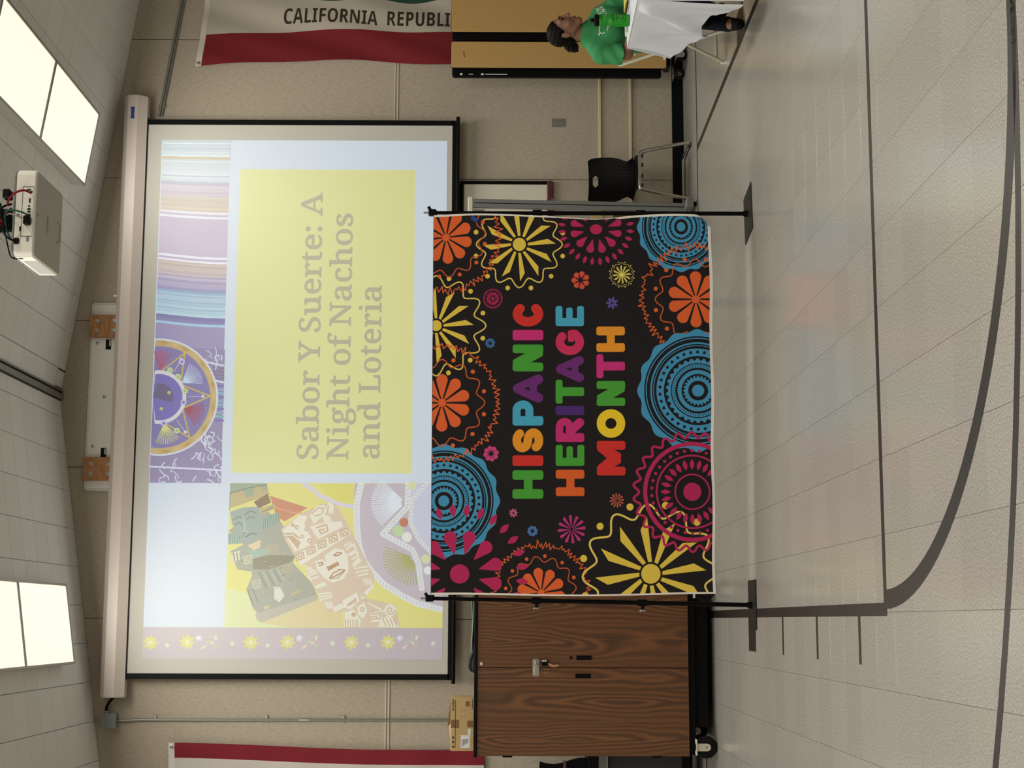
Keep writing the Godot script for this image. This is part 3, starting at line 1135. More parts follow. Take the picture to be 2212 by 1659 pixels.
	for b in [Vector2(195, 1133), Vector2(348, 970), Vector2(335, 655)]:
		p.disc(q.call(b.x, b.y), 6.5, rgb(192, 188, 222), 14)
		p.disc(q.call(b.x, b.y), 3.0, rgb(130, 116, 160), 10)


func figurines(p: Paint, r: RandomNumberGenerator) -> void:
	var q := func(x: float, y: float) -> Vector2: return Vector2(470 + x / 4.424, 1020 + y / 4.424)
	var shape := func(pts: Array, col: Color) -> void:
		var o := []
		for k in pts.size() / 2:
			o.append(q.call(pts[k * 2], pts[k * 2 + 1]))
		p.poly(o, col)
	var stroke := func(pts: Array, width: float, col: Color) -> void:
		var o := []
		for k in pts.size() / 2:
			o.append(q.call(pts[k * 2], pts[k * 2 + 1]))
		p.line(o, width, col)
	shape.call([122, 104, 2170, 108, 2150, 1490, 66, 1485], rgb(214, 208, 124))
	shape.call([70, 1100, 400, 1200, 900, 1420, 1180, 1485, 66, 1485], rgb(206, 212, 150))
	shape.call([430, 1440, 960, 1220, 1180, 1330, 1190, 1480, 700, 1485], rgb(208, 192, 140))
	shape.call([500, 225, 860, 340, 640, 470, 560, 420], rgb(190, 132, 106))
	stroke.call([560, 340, 700, 385, 800, 390], 2.4, rgb(206, 150, 124))
	# brim on the right: lilac felt, white braid, thread fans
	shape.call([960, 110, 1330, 110, 1310, 320, 1130, 290], rgb(212, 204, 110))
	stroke.call([830, 120, 920, 170, 980, 230, 1060, 260, 1180, 310, 1300, 330], 9.0, rgb(206, 196, 212))
	shape.call([1310, 110, 2170, 108, 2150, 1330, 1980, 1290, 1760, 1200, 1560, 1050, 1400, 860, 1330, 660, 1300, 420], rgb(184, 172, 184))
	for k in 22:
		var a := 2.35 + k * 0.075
		stroke.call([1790 + 40 * cos(a), 290 + 40 * sin(a), 1790 + 320 * cos(a), 290 + 300 * sin(a)], 2.2, rgb(212, 222, 230))
	for k in 20:
		var a := 1.45 + k * 0.11
		stroke.call([1870 + 30 * cos(a), 820 + 30 * sin(a), 1870 + 290 * cos(a), 820 + 260 * sin(a)], 2.0, rgb(162, 160, 104))
	shape.call([1830, 110, 2170, 108, 2100, 820, 1960, 680, 1850, 480], rgb(194, 194, 216))
	var braid := func(pts: Array, width: float) -> void:
		stroke.call(pts, width, rgb(214, 216, 218))
		for k in pts.size() / 2 - 1:
			var a := Vector2(pts[k * 2], pts[k * 2 + 1])
			var b := Vector2(pts[k * 2 + 2], pts[k * 2 + 3])
			var n := maxi(1, int(a.distance_to(b) / 34.0))
			for j in n:
				var m := a.lerp(b, (j + 0.5) / n)
				var d := (b - a).normalized().rotated(0.9) * 16.0
				stroke.call([m.x - d.x, m.y - d.y, m.x + d.x, m.y + d.y], 1.6, rgb(180, 182, 186))
	braid.call([1370, 120, 1330, 300, 1330, 480, 1350, 700, 1400, 850, 1480, 960, 1600, 1080, 1760, 1180, 1920, 1260, 2130, 1310], 13.0)
	braid.call([1820, 110, 1815, 330, 1580, 590, 1860, 740, 1920, 870, 1950, 1110], 12.0)
	braid.call([2000, 110, 1860, 260, 1840, 480, 1920, 640, 2060, 790], 9.0)
	for b in [[1725, 560, 12, rgb(180, 206, 150)], [1780, 480, 10, rgb(186, 120, 96)], [1810, 620, 11, rgb(220, 222, 216)], [1860, 130, 9, rgb(206, 212, 160)], [1990, 830, 10, rgb(206, 210, 160)], [2010, 940, 9, rgb(220, 222, 224)]]:
		p.disc(q.call(b[0], b[1]), b[2], b[3], 16)
	# green stone figure
	var st := rgb(154, 152, 138)
	var dk := rgb(126, 128, 116)
	var lt := rgb(172, 178, 160)
	var ochre := rgb(178, 160, 122)
	shape.call([105, 560, 420, 330, 600, 470, 700, 640, 745, 790, 720, 870, 900, 1060, 960, 1190, 400, 1370, 340, 1300, 275, 1120, 330, 990, 330, 950, 190, 930, 120, 760, 250, 690], st)
	shape.call([120, 108, 470, 108, 485, 195, 330, 260, 130, 330, 110, 380], rgb(146, 156, 136))
	shape.call([130, 205, 255, 175, 265, 240, 340, 225, 345, 150, 425, 130, 430, 170, 480, 165, 500, 215, 120, 345], ochre)
	stroke.call([125, 200, 300, 150, 470, 120], 2.0, dk)
	shape.call([345, 285, 480, 205, 510, 290, 395, 345], rgb(134, 120, 98))
	shape.call([390, 355, 545, 300, 560, 345, 405, 410], ochre)
	stroke.call([420, 385, 530, 335], 2.0, dk)
	shape.call([120, 380, 250, 335, 390, 330, 418, 470, 395, 600, 310, 690, 215, 610, 140, 500], rgb(146, 156, 148))
	shape.call([415, 440, 580, 380, 600, 470, 420, 550], rgb(146, 166, 156))
	shape.call([100, 580, 200, 600, 240, 680, 100, 690], rgb(146, 166, 156))
	for k in 8:
		stroke.call([430 + k * 21, 440 - k * 7, 440 + k * 21, 540 - k * 10], 1.6, dk)
	for k in 5:
		stroke.call([112 + k * 24, 590 + k * 5, 120 + k * 24, 680], 1.4, dk)
	stroke.call([150, 455, 200, 425, 240, 440], 2.4, dk)
	stroke.call([260, 410, 310, 370, 370, 390], 2.4, dk)
	stroke.call([170, 500, 210, 480, 235, 505], 2.2, dk)
	stroke.call([280, 450, 320, 425, 355, 440], 2.2, dk)
	stroke.call([240, 430, 265, 530, 250, 560, 290, 570], 2.2, rgb(176, 184, 174))
	stroke.call([270, 620, 320, 585, 370, 590], 3.2, dk)
	stroke.call([255, 570, 240, 620], 1.6, dk)
	shape.call([285, 700, 410, 645, 412, 720, 345, 750], rgb(210, 190, 150))
	shape.call([270, 720, 340, 755, 480, 720, 500, 770, 340, 830], rgb(150, 170, 152))
	shape.call([120, 770, 215, 750, 240, 830, 140, 865], rgb(202, 200, 172))
	for k in 3:
		stroke.call([150 + k * 32, 772, 165 + k * 32, 850], 2.0, dk)
	for s in [[290, 835, 40, rgb(206, 206, 160)], [530, 745, 50, rgb(184, 164, 126)], [660, 905, 50, rgb(184, 164, 126)], [370, 1070, 40, rgb(190, 190, 156)]]:
		var x: float = s[0]
		var y: float = s[1]
		var e: float = s[2]
		stroke.call([x - e, y - e * 0.7, x + e * 0.8, y - e, x + e, y + e * 0.7, x - e * 0.7, y + e, x - e, y - e * 0.7], 2.2, s[3])
		stroke.call([x - e * 0.3, y + e * 0.4, x - e * 0.4, y - e * 0.3, x + e * 0.4, y - e * 0.4, x + e * 0.4, y + e * 0.3, x, y + e * 0.3], 2.0, s[3])
	shape.call([330, 830, 500, 790, 740, 800, 700, 860, 480, 930, 340, 930], rgb(138, 131, 114))
	for k in 6:
		stroke.call([400 + k * 34, 960 - k * 8, 470 + k * 34, 1110 - k * 14], 2.0, lt if k % 2 else dk)
	shape.call([540, 1095, 600, 1100, 640, 1180, 590, 1245, 540, 1210], rgb(206, 206, 196))
	shape.call([700, 1160, 790, 1115, 800, 1140, 710, 1185], ochre)
	shape.call([440, 1285, 510, 1270, 515, 1295, 445, 1312], rgb(196, 180, 140))
	stroke.call([290, 1130, 340, 1280], 1.8, dk)
	stroke.call([330, 1110, 390, 1250], 1.8, dk)
	shape.call([362, 1352, 950, 1170, 965, 1215, 420, 1440, 372, 1410], rgb(168, 164, 148))
	for k in 26:
		var x := r.randf_range(150, 880)
		var y := r.randf_range(760, 1300)
		if x < 300 + (y - 760) * 0.2 or x > 620 + (y - 760) * 0.5:
			continue
		stroke.call([x, y, x + r.randf_range(10, 40), y - r.randf_range(0, 16)], 1.4, [dk, lt][k % 2])
	# cream and rust figure in a tall headdress
	var cr := rgb(220, 216, 198)
	var ru := rgb(190, 158, 130)
	shape.call([605, 545, 790, 400, 1010, 300, 1130, 300, 1270, 545, 1350, 700, 1500, 1000, 1495, 1080, 1400, 1200, 1700, 1270, 1745, 1485, 1195, 1485, 1215, 1335, 1050, 1335, 960, 1160, 930, 1100, 840, 960, 850, 880, 790, 890, 735, 800, 650, 660], rgb(204, 182, 158))
	shape.call([740, 760, 620, 560, 720, 470, 780, 410, 860, 420, 830, 500, 900, 640, 880, 700], cr)
	shape.call([640, 580, 740, 600, 790, 660, 770, 740], ru)
	for k in 4:
		stroke.call([640, 570 + k * 16, 720, 560 + k * 22, 790, 610 + k * 24], 2.4, cr if k % 2 == 0 else ru)
	for b in [[757, 525, 4.5], [850, 545, 4.5], [810, 615, 4.0], [882, 655, 5.5]]:
		p.disc(q.call(b[0], b[1]), b[2], ru, 14)
		p.disc(q.call(b[0], b[1]), b[2] * 0.5, cr, 12)
	shape.call([690, 520, 720, 480, 745, 520], ru)
	shape.call([880, 410, 940, 330, 1020, 310, 1040, 380, 960, 460, 920, 500], cr)
	stroke.call([900, 400, 960, 340, 1010, 345, 1000, 400, 930, 420], 2.4, ru)
	for k in 5:
		stroke.call([1000 + k * 16, 400 + k * 6, 1030 + k * 14, 490 - k * 4], 3.0, cr)
	shape.call([1030, 380, 1060, 280, 1115, 320, 1100, 400], cr)
	stroke.call([1060, 320, 1050, 380], 2.0, ru)
	shape.call([880, 520, 980, 490, 1180, 470, 1200, 520, 960, 640], cr)
	stroke.call([945, 530, 1040, 500, 1055, 560, 990, 590, 970, 555, 1020, 545], 3.0, ru)
	shape.call([735, 795, 1245, 525, 1275, 590, 795, 892], cr)
	for k in 5:
		var x := 790.0 + k * 106
		var y := 815.0 - k * 57
		stroke.call([x - 34, y + 34, x - 44, y - 20, x + 26, y - 50, x + 38, y + 4, x - 14, y + 26, x - 20, y - 6, x + 10, y - 18, x + 14, y], 2.8, ru)
	shape.call([935, 850, 1000, 830, 1040, 870, 1020, 800, 1110, 730, 1200, 740, 1245, 800, 1252, 940, 1205, 1020, 1100, 1058, 1020, 1010, 950, 930], cr)
	shape.call([1040, 900, 1150, 855, 1165, 885, 1060, 945], rgb(172, 136, 106))
	shape.call([1040, 870, 1075, 800, 1120, 790, 1155, 850, 1050, 905], cr)
	stroke.call([960, 870, 1000, 862, 1010, 880, 970, 895], 2.4, rgb(166, 128, 98))
	stroke.call([1110, 795, 1150, 765, 1185, 775, 1140, 800, 1110, 795], 2.4, rgb(166, 128, 98))
	stroke.call([1070, 1010, 1110, 960, 1140, 950, 1160, 930, 1215, 935], 2.6, rgb(172, 136, 106))
	stroke.call([1075, 1015, 1140, 985, 1212, 942], 2.4, rgb(164, 126, 98))
	stroke.call([1080, 1020, 1150, 1010, 1210, 950], 2.0, rgb(178, 144, 114))
	for k in 7:
		stroke.call([840 + k * 10, 900 + k * 2, 850 + k * 10, 935 + k * 2], 1.6, cr)
		stroke.call([1210 + k * 10, 690 - k * 5, 1220 + k * 10, 720 - k * 5], 1.6, cr)
	for s in [[850, 965, 930, 940, 945, 960, 870, 990, 885, 1025, 960, 1000], [1230, 740, 1300, 690, 1325, 740, 1250, 790], [1270, 790, 1330, 760, 1345, 800, 1285, 830]]:
		stroke.call(s, 4.0, cr)
	shape.call([930, 1090, 1020, 1045, 1045, 1080, 940, 1115], cr)
	shape.call([1285, 880, 1350, 810, 1380, 850, 1300, 910], cr)
	for k in 3:
		stroke.call([965 + k * 10, 1165 + k * 28, 1080 + k * 6, 1150 + k * 22], 3.4, cr)
		stroke.call([1310 + k * 16, 920 + k * 36, 1440, 900 + k * 34], 3.4, cr)
	for k in 6:
		stroke.call([1020 + k * 14, 1240, 1045 + k * 12, 1300], 2.2, cr)
		stroke.call([1390 + k * 15, 1020, 1410 + k * 14, 1075], 2.2, cr)
	shape.call([1195, 1225, 1330, 1150, 1355, 1230, 1270, 1310, 1200, 1290], cr)
	stroke.call([1240, 1270, 1320, 1210, 1320, 1240, 1240, 1275], 2.6, ru)
	shape.call([1100, 1300, 1180, 1255, 1215, 1290, 1120, 1340], cr)
	shape.call([1355, 1190, 1490, 1060, 1495, 1100, 1380, 1220], cr)
	stroke.call([1370, 1195, 1400, 1160, 1410, 1190], 2.0, ru)
	shape.call([1335, 1290, 1400, 1240, 1430, 1330, 1390, 1400, 1340, 1360], cr)
	p.disc(q.call(1382, 1312), 5.0, ru, 14)
	p.disc(q.call(1382, 1312), 2.6, cr, 12)
	shape.call([1215, 1340, 1300, 1310, 1370, 1420, 1360, 1480, 1210, 1480], cr)
	p.disc(q.call(1300, 1362), 5.0, ru, 14)
	for k in 6:
		stroke.call([1225 + k * 22, 1410, 1222 + k * 24, 1480], 1.8, ru)
	shape.call([1440, 1330, 1560, 1330, 1570, 1430, 1460, 1430], cr)
	for k in 4:
		stroke.call([1445, 1340 + k * 24, 1500, 1330 + k * 24], 2.2, ru)
	stroke.call([1510, 1350, 1550, 1345, 1550, 1400, 1515, 1400, 1515, 1370], 2.2, ru)
	for k in 4:
		stroke.call([1440 + k * 26, 1250 + k * 14, 1560 + k * 10, 1310 + k * 8], 3.0, cr)
	p.disc(q.call(1650, 1320), 13.0, cr, 18)
	var sp := []
	for k in 18:
		sp.append(q.call(1650 + cos(k * 0.5) * (44 - k * 2.2), 1320 + sin(k * 0.5) * (44 - k * 2.2)))
	p.line(sp, 2.0, ru)
	shape.call([1570, 1400, 1650, 1370, 1740, 1480, 1530, 1480], cr)
	for k in 4:
		stroke.call([1580 + k * 34, 1400, 1610 + k * 34, 1470], 1.8, ru)


# ---------------------------------------------------------------- the printed banner and its stand

const BANNER_T := 1287.0
const BANNER_B := 467.0
const BANNER_L := 932.0
const BANNER_R := 1546.0


func banner_point(u: float, v: float) -> Vector3:
	var x := lerpf(lerpf(0.144, 0.154, v), lerpf(2.449, 2.453, v), u)
	var y := lerpf(lerpf(1.931, 1.933, u), lerpf(0.228, 0.235, u), v)
	# cloth: the sides wander, the lower right corner curls away
	var side := 0.010 * sin(v * 9.0) - 0.014 * exp(-pow((v - 0.60) * 12.0, 2.0))
	x += side * smoothstep(0.93, 1.0, u) + 0.006 * sin(v * 7.0 + 1.0) * (1.0 - smoothstep(0.0, 0.07, u))
	y += 0.004 * sin(u * 21.0) * smoothstep(0.93, 1.0, v)
	var corner := maxf(0.0, (u - 0.975) / 0.025 + (v - 0.962) / 0.038 - 0.75)
	x -= corner * 0.020
	y += corner * 0.022
	var z := -9.40 + (x - 0.095) * 0.0588 + 0.036
	z += 0.006 * sin(u * 8.0 + v * 3.0) * v + 0.004 * sin(u * 17.0 - v * 11.0) * v + 0.003 * sin(v * 26.0 + u * 4.0) * smoothstep(0.85, 1.0, u) - corner * 0.03
	return Vector3(x, y, z)


func build_banner_stand() -> void:
	var left := Vector3(0.095, 0, -9.40)
	var right := Vector3(2.475, 0, -9.26)
	var o := thing("backdrop_stand", "black telescopic backdrop stand with two poles and flat square base plates", "stand", left.lerp(right, 0.5))
	var at := -o.position
	var tilt := [Vector3(0.034, 0, -0.01), Vector3(-0.002, 0, 0.0)]
	for k in 2:
		var base: Vector3 = [left, right][k] + at
		var top: Vector3 = base + tilt[k] + Vector3(0, 1.955, 0)
		var turn := Basis(Vector3.UP, [0.0, 0.12][k])
		put("base_plate", box(base + Vector3(0, 0.003, 0.0), Vector3(0.298, 0.006, 0.292), 0.001, turn), M.plate_metal, o)
		var pole := put("pole", Geo.new().tube([base + Vector3(0, 0.006, 0), base.lerp(top, 0.66)], 0.0135, 12), M.black_metal, o)
		put("upper_tube", Geo.new().tube([base.lerp(top, 0.65), top], 0.0115, 12), M.black_metal, pole)
		put("socket", Geo.new().tube([base + Vector3(0, 0.006, 0), base + Vector3(0, 0.035, 0)], [0.022, 0.017], 12), M.black_metal, pole)
		for t in [0.34, 0.665]:
			var c := base.lerp(top, t)
			var col := put("collar", Geo.new().tube([c - Vector3(0, 0.028, 0), c + Vector3(0, 0.028, 0)], 0.021, 12), M.black_plastic, o)
			var s := -1.0 if k == 0 else -1.0
			put("knob", Geo.new().tube([c + Vector3(s * 0.018, 0, 0.008), c + Vector3(s * 0.042, 0, 0.016)], 0.012, 10), M.black_plastic, col)
			put("wing", box(c + Vector3(s * 0.046, 0, 0.018), Vector3(0.012, 0.034, 0.008), 0.002), M.chrome, col)
		var hd := Geo.new()
		hd.box(top - Vector3(0, 0.012, 0), Vector3(0.04, 0.05, 0.04), 0.006)
		hd.tube([top + Vector3(0.012, 0.0, 0.02), top + Vector3(0.03, 0.012, 0.03)], 0.010, 8)
		put("clamp_head", hd, M.black_plastic, o)
		put("bolt", Geo.new().tube([top + Vector3(0, 0.01, 0), top + Vector3(0, 0.042, 0)], 0.006, 8), M.steel, o)
	var a: Vector3 = left + at + tilt[0] + Vector3(0, 1.925, 0.012)
	var b: Vector3 = right + at + tilt[1] + Vector3(0, 1.925, 0.012)
	put("crossbar", Geo.new().tube([a, b], 0.0115, 12), M.black_metal, o)

	var p := banner_picture()
	var m := print_mat("banner", p.tex(), 0.75)
	m.metallic_specular = 0.25
	o = thing("banner", "black fabric banner with bright folk flowers reading HISPANIC HERITAGE MONTH", "banner", Vector3(1.3, 0.23, -9.30))
	var off := -o.position
	var cloth := put("print", Geo.new().sheet(func(u: float, v: float): return banner_point(u, v) + off, 96, 72, 0.0025, Vector3(0, 0, 1)), m, o)
	cloth.set_meta("label", "printed cloth with white hem")
	var t0 := banner_point(0.985, 0.147) + off + Vector3(0, 0, 0.004)
	put("tape", box(t0, Vector3(0.045, 0.026, 0.0012), 0.0, Basis(Vector3(0, 0, 1), 1.05)), M.blue_tape, o)


func banner_picture() -> Paint:
	var W := 2048
	var H := 1534
	var p := Paint.new(W, H, rgb(33, 30, 32), func(q): return Vector2((BANNER_T - q.x) / (BANNER_T - BANNER_B) * W, (q.y - BANNER_L) / (BANNER_R - BANNER_L) * H))
	# the drawing is laid out on its side as in the photograph: v() turns (down, across) into a point
	var v := func(x: float, y: float) -> Vector2: return Vector2(y, x)
	var r := RandomNumberGenerator.new()
	r.seed = 5
	var orange := rgb(222, 100, 52)
	var yellow := rgb(226, 196, 78)
	var blue := rgb(70, 148, 190)
	var pink := rgb(182, 44, 92)
	var ground := rgb(33, 30, 32)
	mandala(p, v.call(958, 1086.5), 1.0, blue, ground)
	mandala(p, v.call(1478.9, 493.7), 0.80, blue, ground)
	sunburst(p, v.call(939, 708.9), 12, 83, 109, 86, 106, yellow, 0.0)
	sunburst(p, v.call(1121.3, 531.1), 14.5, 81, 95, 77, 99, yellow, 0.0)
	orange_flower(p, v.call(959.2, 516), 58, 80, 87, 116, 10, orange, r, 0.1)
	orange_flower(p, v.call(952.5, 876), 62, 86, 95, 121, 10, orange, r, 0.0)
	orange_flower(p, v.call(1169.5, 1280.4), 52, 70, 77, 101, 10, orange, r, 0.16)
	orange_flower(p, v.call(1509.7, 651.4), 62, 82, 91, 118, 10, orange, r, 0.0)
	mandala(p, v.call(1512.3, 850.1), 1.09, blue, ground)
	sunburst(p, v.call(1406.4, 1242.1), 21, 121, 148, 120, 149, yellow, 0.04)
	# magenta daisies: round heart, drops, a ring of leaves
	for f in [[993.2, 1241.9, 21.0, 44.0, 94.0, 122.0, 150.0, 12, 28], [1290.8, 493.2, 13.5, 28.0, 58.0, 67.0, 85.0, 12, 28]]:
		var c: Vector2 = v.call(f[0], f[1])
		p.disc(c, f[2], pink, 40)
		for k in f[7]:
			drop(p, c, TAU * (k + 0.5) / f[7], f[3], f[4], (f[4] - f[3]) * 0.29, pink)
		for k in f[8]:
			leaf(p, c, TAU * (k + 0.5) / f[8], f[5], f[6], (f[6] - f[5]) * 0.24, pink)
	# magenta wheel
	var c: Vector2 = v.call(1497.8, 1067.6)
	p.disc(c, 19.5, pink, 40)
	ring(p, c, 35.5, 39.0, pink, ground)
	for k in 24:
		leaf(p, c, TAU * k / 24.0, 47, 70, 5.0, pink)
	ring(p, c, 75.5, 79.5, pink, ground)
	for k in 34:
		p.disc(c + Vector2.from_angle(TAU * k / 34) * 88.5, 3.6, pink, 10)
	ring(p, c, 98.0, 107.0, pink, ground)
	wave(p, c, 122.0, 6.5, 26, 5.2, pink, 0.0)
	# small flowers
	c = v.call(1063, 650)
	for k in 44:
		var d := Vector2.from_angle(TAU * k / 44)
		p.line([c + d * 17.5, c + d * 22.0], 1.6, pink, false, false)
	for k in 12:
		drop(p, c, TAU * k / 12, 5.0, 14.5, 2.6, pink)
	p.disc(c, 3.4, pink, 14)
	for f in [[1057.5, 747, 11.0, 8, rgb(62, 110, 160)], [1060.2, 985.3, 17.0, 8, rgb(200, 70, 130)], [1150.5, 1150.8, 11.5, 8, rgb(76, 120, 178)], [1256, 610, 20.0, 7, rgb(212, 84, 66)]]:
		for k in f[3]:
			drop(p, v.call(f[0], f[1]), TAU * (k + 0.25) / f[3], f[2] * 0.25, f[2], f[2] * 0.30, f[4])
	for f in [[1109, 1112.2, 10.5, 8, rgb(196, 96, 140)], [1325.4, 659.7, 14.5, 7, rgb(96, 84, 160)]]:
		for k in f[3]:
			leaf(p, v.call(f[0], f[1]), TAU * (k + 0.2) / f[3], 1.5, f[2], f[2] * 0.2, f[4])
	for k in 12:
		drop(p, v.call(1235.4, 1147.1), TAU * k / 12 + 0.1, 3.0, 30.5, 3.4, rgb(186, 56, 124))
		drop(p, v.call(1333.7, 1085.8), TAU * k / 12 + 0.1, 2.0, 15.5, 2.0, rgb(190, 96, 72))
	c = v.call(1347.2, 597.7)
	for k in 12:
		ray(p, c, TAU * k / 12, 3.0, 22.0, 3.0, rgb(214, 196, 96))
		p.disc(c + Vector2.from_angle(TAU * (k + 0.5) / 12) * 27.5, 1.8, rgb(214, 196, 96), 10)
	p.disc(c, 3.6, rgb(236, 216, 120), 14)
	wave(p, c, 24.5, 1.8, 12, 1.1, rgb(206, 190, 100), 0.0)
	words(p)
	# white hem on three sides
	var hem := rgb(226, 220, 210)
	p.poly([v.call(925, 1282.5), v.call(1240, 1283.5), v.call(1550, 1283), v.call(1550, 1292), v.call(925, 1292)], hem)
	p.poly([v.call(1540.5, 1292), v.call(1539.5, 470), v.call(1552, 460), v.call(1552, 1292)], hem)
	p.poly([v.call(925, 471.5), v.call(1180, 470.5), v.call(1245, 469), v.call(1330, 468), v.call(1345, 472), v.call(1552, 471.5), v.call(1552, 460), v.call(925, 460)], hem)
	return p


func ring(p: Paint, c: Vector2, r0: float, r1: float, col: Color, _under: Color) -> void:
	var pts := []
	for k in 72:
		pts.append(c + Vector2.from_angle(TAU * k / 72) * (r0 + r1) / 2.0)
	p.line(pts, r1 - r0, col, true, r1 - r0 > 3.0)


func drop(p: Paint, c: Vector2, a: float, r0: float, r1: float, half: float, col: Color) -> void:
	var d := Vector2.from_angle(a)
	var n := d.orthogonal()
	var m := r1 - half
	var pts := [c + d * r0 + n * half * 0.08]
	for k in 11:
		var b := PI / 2 - PI * k / 10.0
		pts.append(c + d * (m + cos(b) * half) + n * sin(b) * half)
	pts.append(c + d * r0 - n * half * 0.08)
	p.poly(pts, col)


func leaf(p: Paint, c: Vector2, a: float, r0: float, r1: float, half: float, col: Color) -> void:
	var d := Vector2.from_angle(a)
	var n := d.orthogonal()
	var pts := []
	for k in 9:
		pts.append(c + d * lerpf(r0, r1, k / 8.0) + n * half * sin(PI * k / 8.0))
	for k in 9:
		pts.append(c + d * lerpf(r1, r0, k / 8.0) - n * half * sin(PI * k / 8.0))
	p.poly(pts, col)


func ray(p: Paint, c: Vector2, a: float, r0: float, r1: float, half: float, col: Color) -> void:
	var d := Vector2.from_angle(a)
	var n := d.orthogonal()
	p.poly([c + d * r0 + n * half * 0.35, c + d * r1, c + d * (r1 * 0.78) - n * half * 1.35, c + d * r0 - n * half * 0.35], col)


func wave(p: Paint, c: Vector2, rad: float, amp: float, n: int, width: float, col: Color, turn: float) -> void:
	var pts := []
	for k in n * 12:
		var a := TAU * k / (n * 12)
		pts.append(c + Vector2.from_angle(a) * (rad + amp * cos(n * (a - turn))))
	p.line(pts, width, col, true)


func sunburst(p: Paint, c: Vector2, heart: float, tip: float, crest: float, valley: float, dots: float, col: Color, turn: float) -> void:
	for k in 12:
		var a := TAU * k / 12 + turn
		ray(p, c, a + 0.02, heart + 4.0, tip, tip * 0.10, col)
		p.disc(c + Vector2.from_angle(a + TAU / 24) * dots, tip * 0.064, col, 18)
	p.disc(c, heart, col, 32)
	wave(p, c, (crest + valley) / 2, (crest - valley) / 2, 12, tip * 0.036, col.lightened(0.12), turn)


func orange_flower(p: Paint, c: Vector2, petal: float, wavy: float, dots: float, jag: float, n: int, col: Color, r: RandomNumberGenerator, turn: float) -> void:
	for k in n:
		drop(p, c, TAU * k / n + turn, petal * 0.12, petal, petal * 0.205, col)
	p.disc(c, petal * 0.14, col, 20)
	wave(p, c, wavy, wavy * 0.09, 12, petal * 0.042, col.darkened(0.08), turn)
	for k in 12:
		p.disc(c + Vector2.from_angle(TAU * (k + 0.5) / 12 + turn) * dots, petal * 0.075, col, 16)
	var pts := []
	var m := 150
	for k in m:
		var rad := jag + (1.0 if k % 2 else -1.0) * r.randf_range(1.5, 9.0) * petal / 60.0 + r.randf_range(-4, 4) * petal / 60.0
		pts.append(c + Vector2.from_angle(TAU * (k + r.randf_range(-0.4, 0.4)) / m) * rad)
	p.line(pts, petal * 0.036, col, true, false)


func mandala(p: Paint, c: Vector2, s: float, blue: Color, dark: Color) -> void:
	p.ring_fn(c, func(a): return s * (119.0 + 3.2 * cos(16.0 * a)), blue, 192)
	for e in [[108.0, dark], [105.0, blue], [103.0, dark], [96.0, blue], [92.5, dark], [90.0, blue], [88.5, dark], [83.5, blue]]:
		p.disc(c, e[0] * s, e[1], 96)
	for k in 34:
		var d := Vector2.from_angle(TAU * k / 34)
		var n := d.orthogonal()
		p.poly([c + d * 74.0 * s + n * 3.4 * s, c + d * 78.0 * s + n * 2.6 * s, c + d * 80.5 * s, c + d * 78.0 * s - n * 2.6 * s, c + d * 74.0 * s - n * 3.4 * s], dark)
	p.disc(c, 68.5 * s, dark, 96)
	p.ring_fn(c, func(a): return s * (62.0 + 2.6 * cos(30.0 * a)), blue, 240)
	p.disc(c, 54.5 * s, dark, 72)
	p.disc(c, 52.5 * s, blue, 72)
	for k in 60:
		var d := Vector2.from_angle(TAU * k / 60)
		p.line([c + d * 47.0 * s, c + d * 51.0 * s], 1.3 * s, dark, false, false)
	p.disc(c, 45.5 * s, dark, 72)
	p.disc(c, 41.0 * s, blue, 72)
	p.disc(c, 33.0 * s, dark, 72)
	p.ring_fn(c, func(a): return s * (28.0 + 2.8 * (absf(fposmod(a * 24.0 / TAU, 1.0) * 2.0 - 1.0) * 2.0 - 1.0)), blue, 192)
	p.disc(c, 19.5 * s, dark, 48)
	p.disc(c, 12.0 * s, blue, 40)


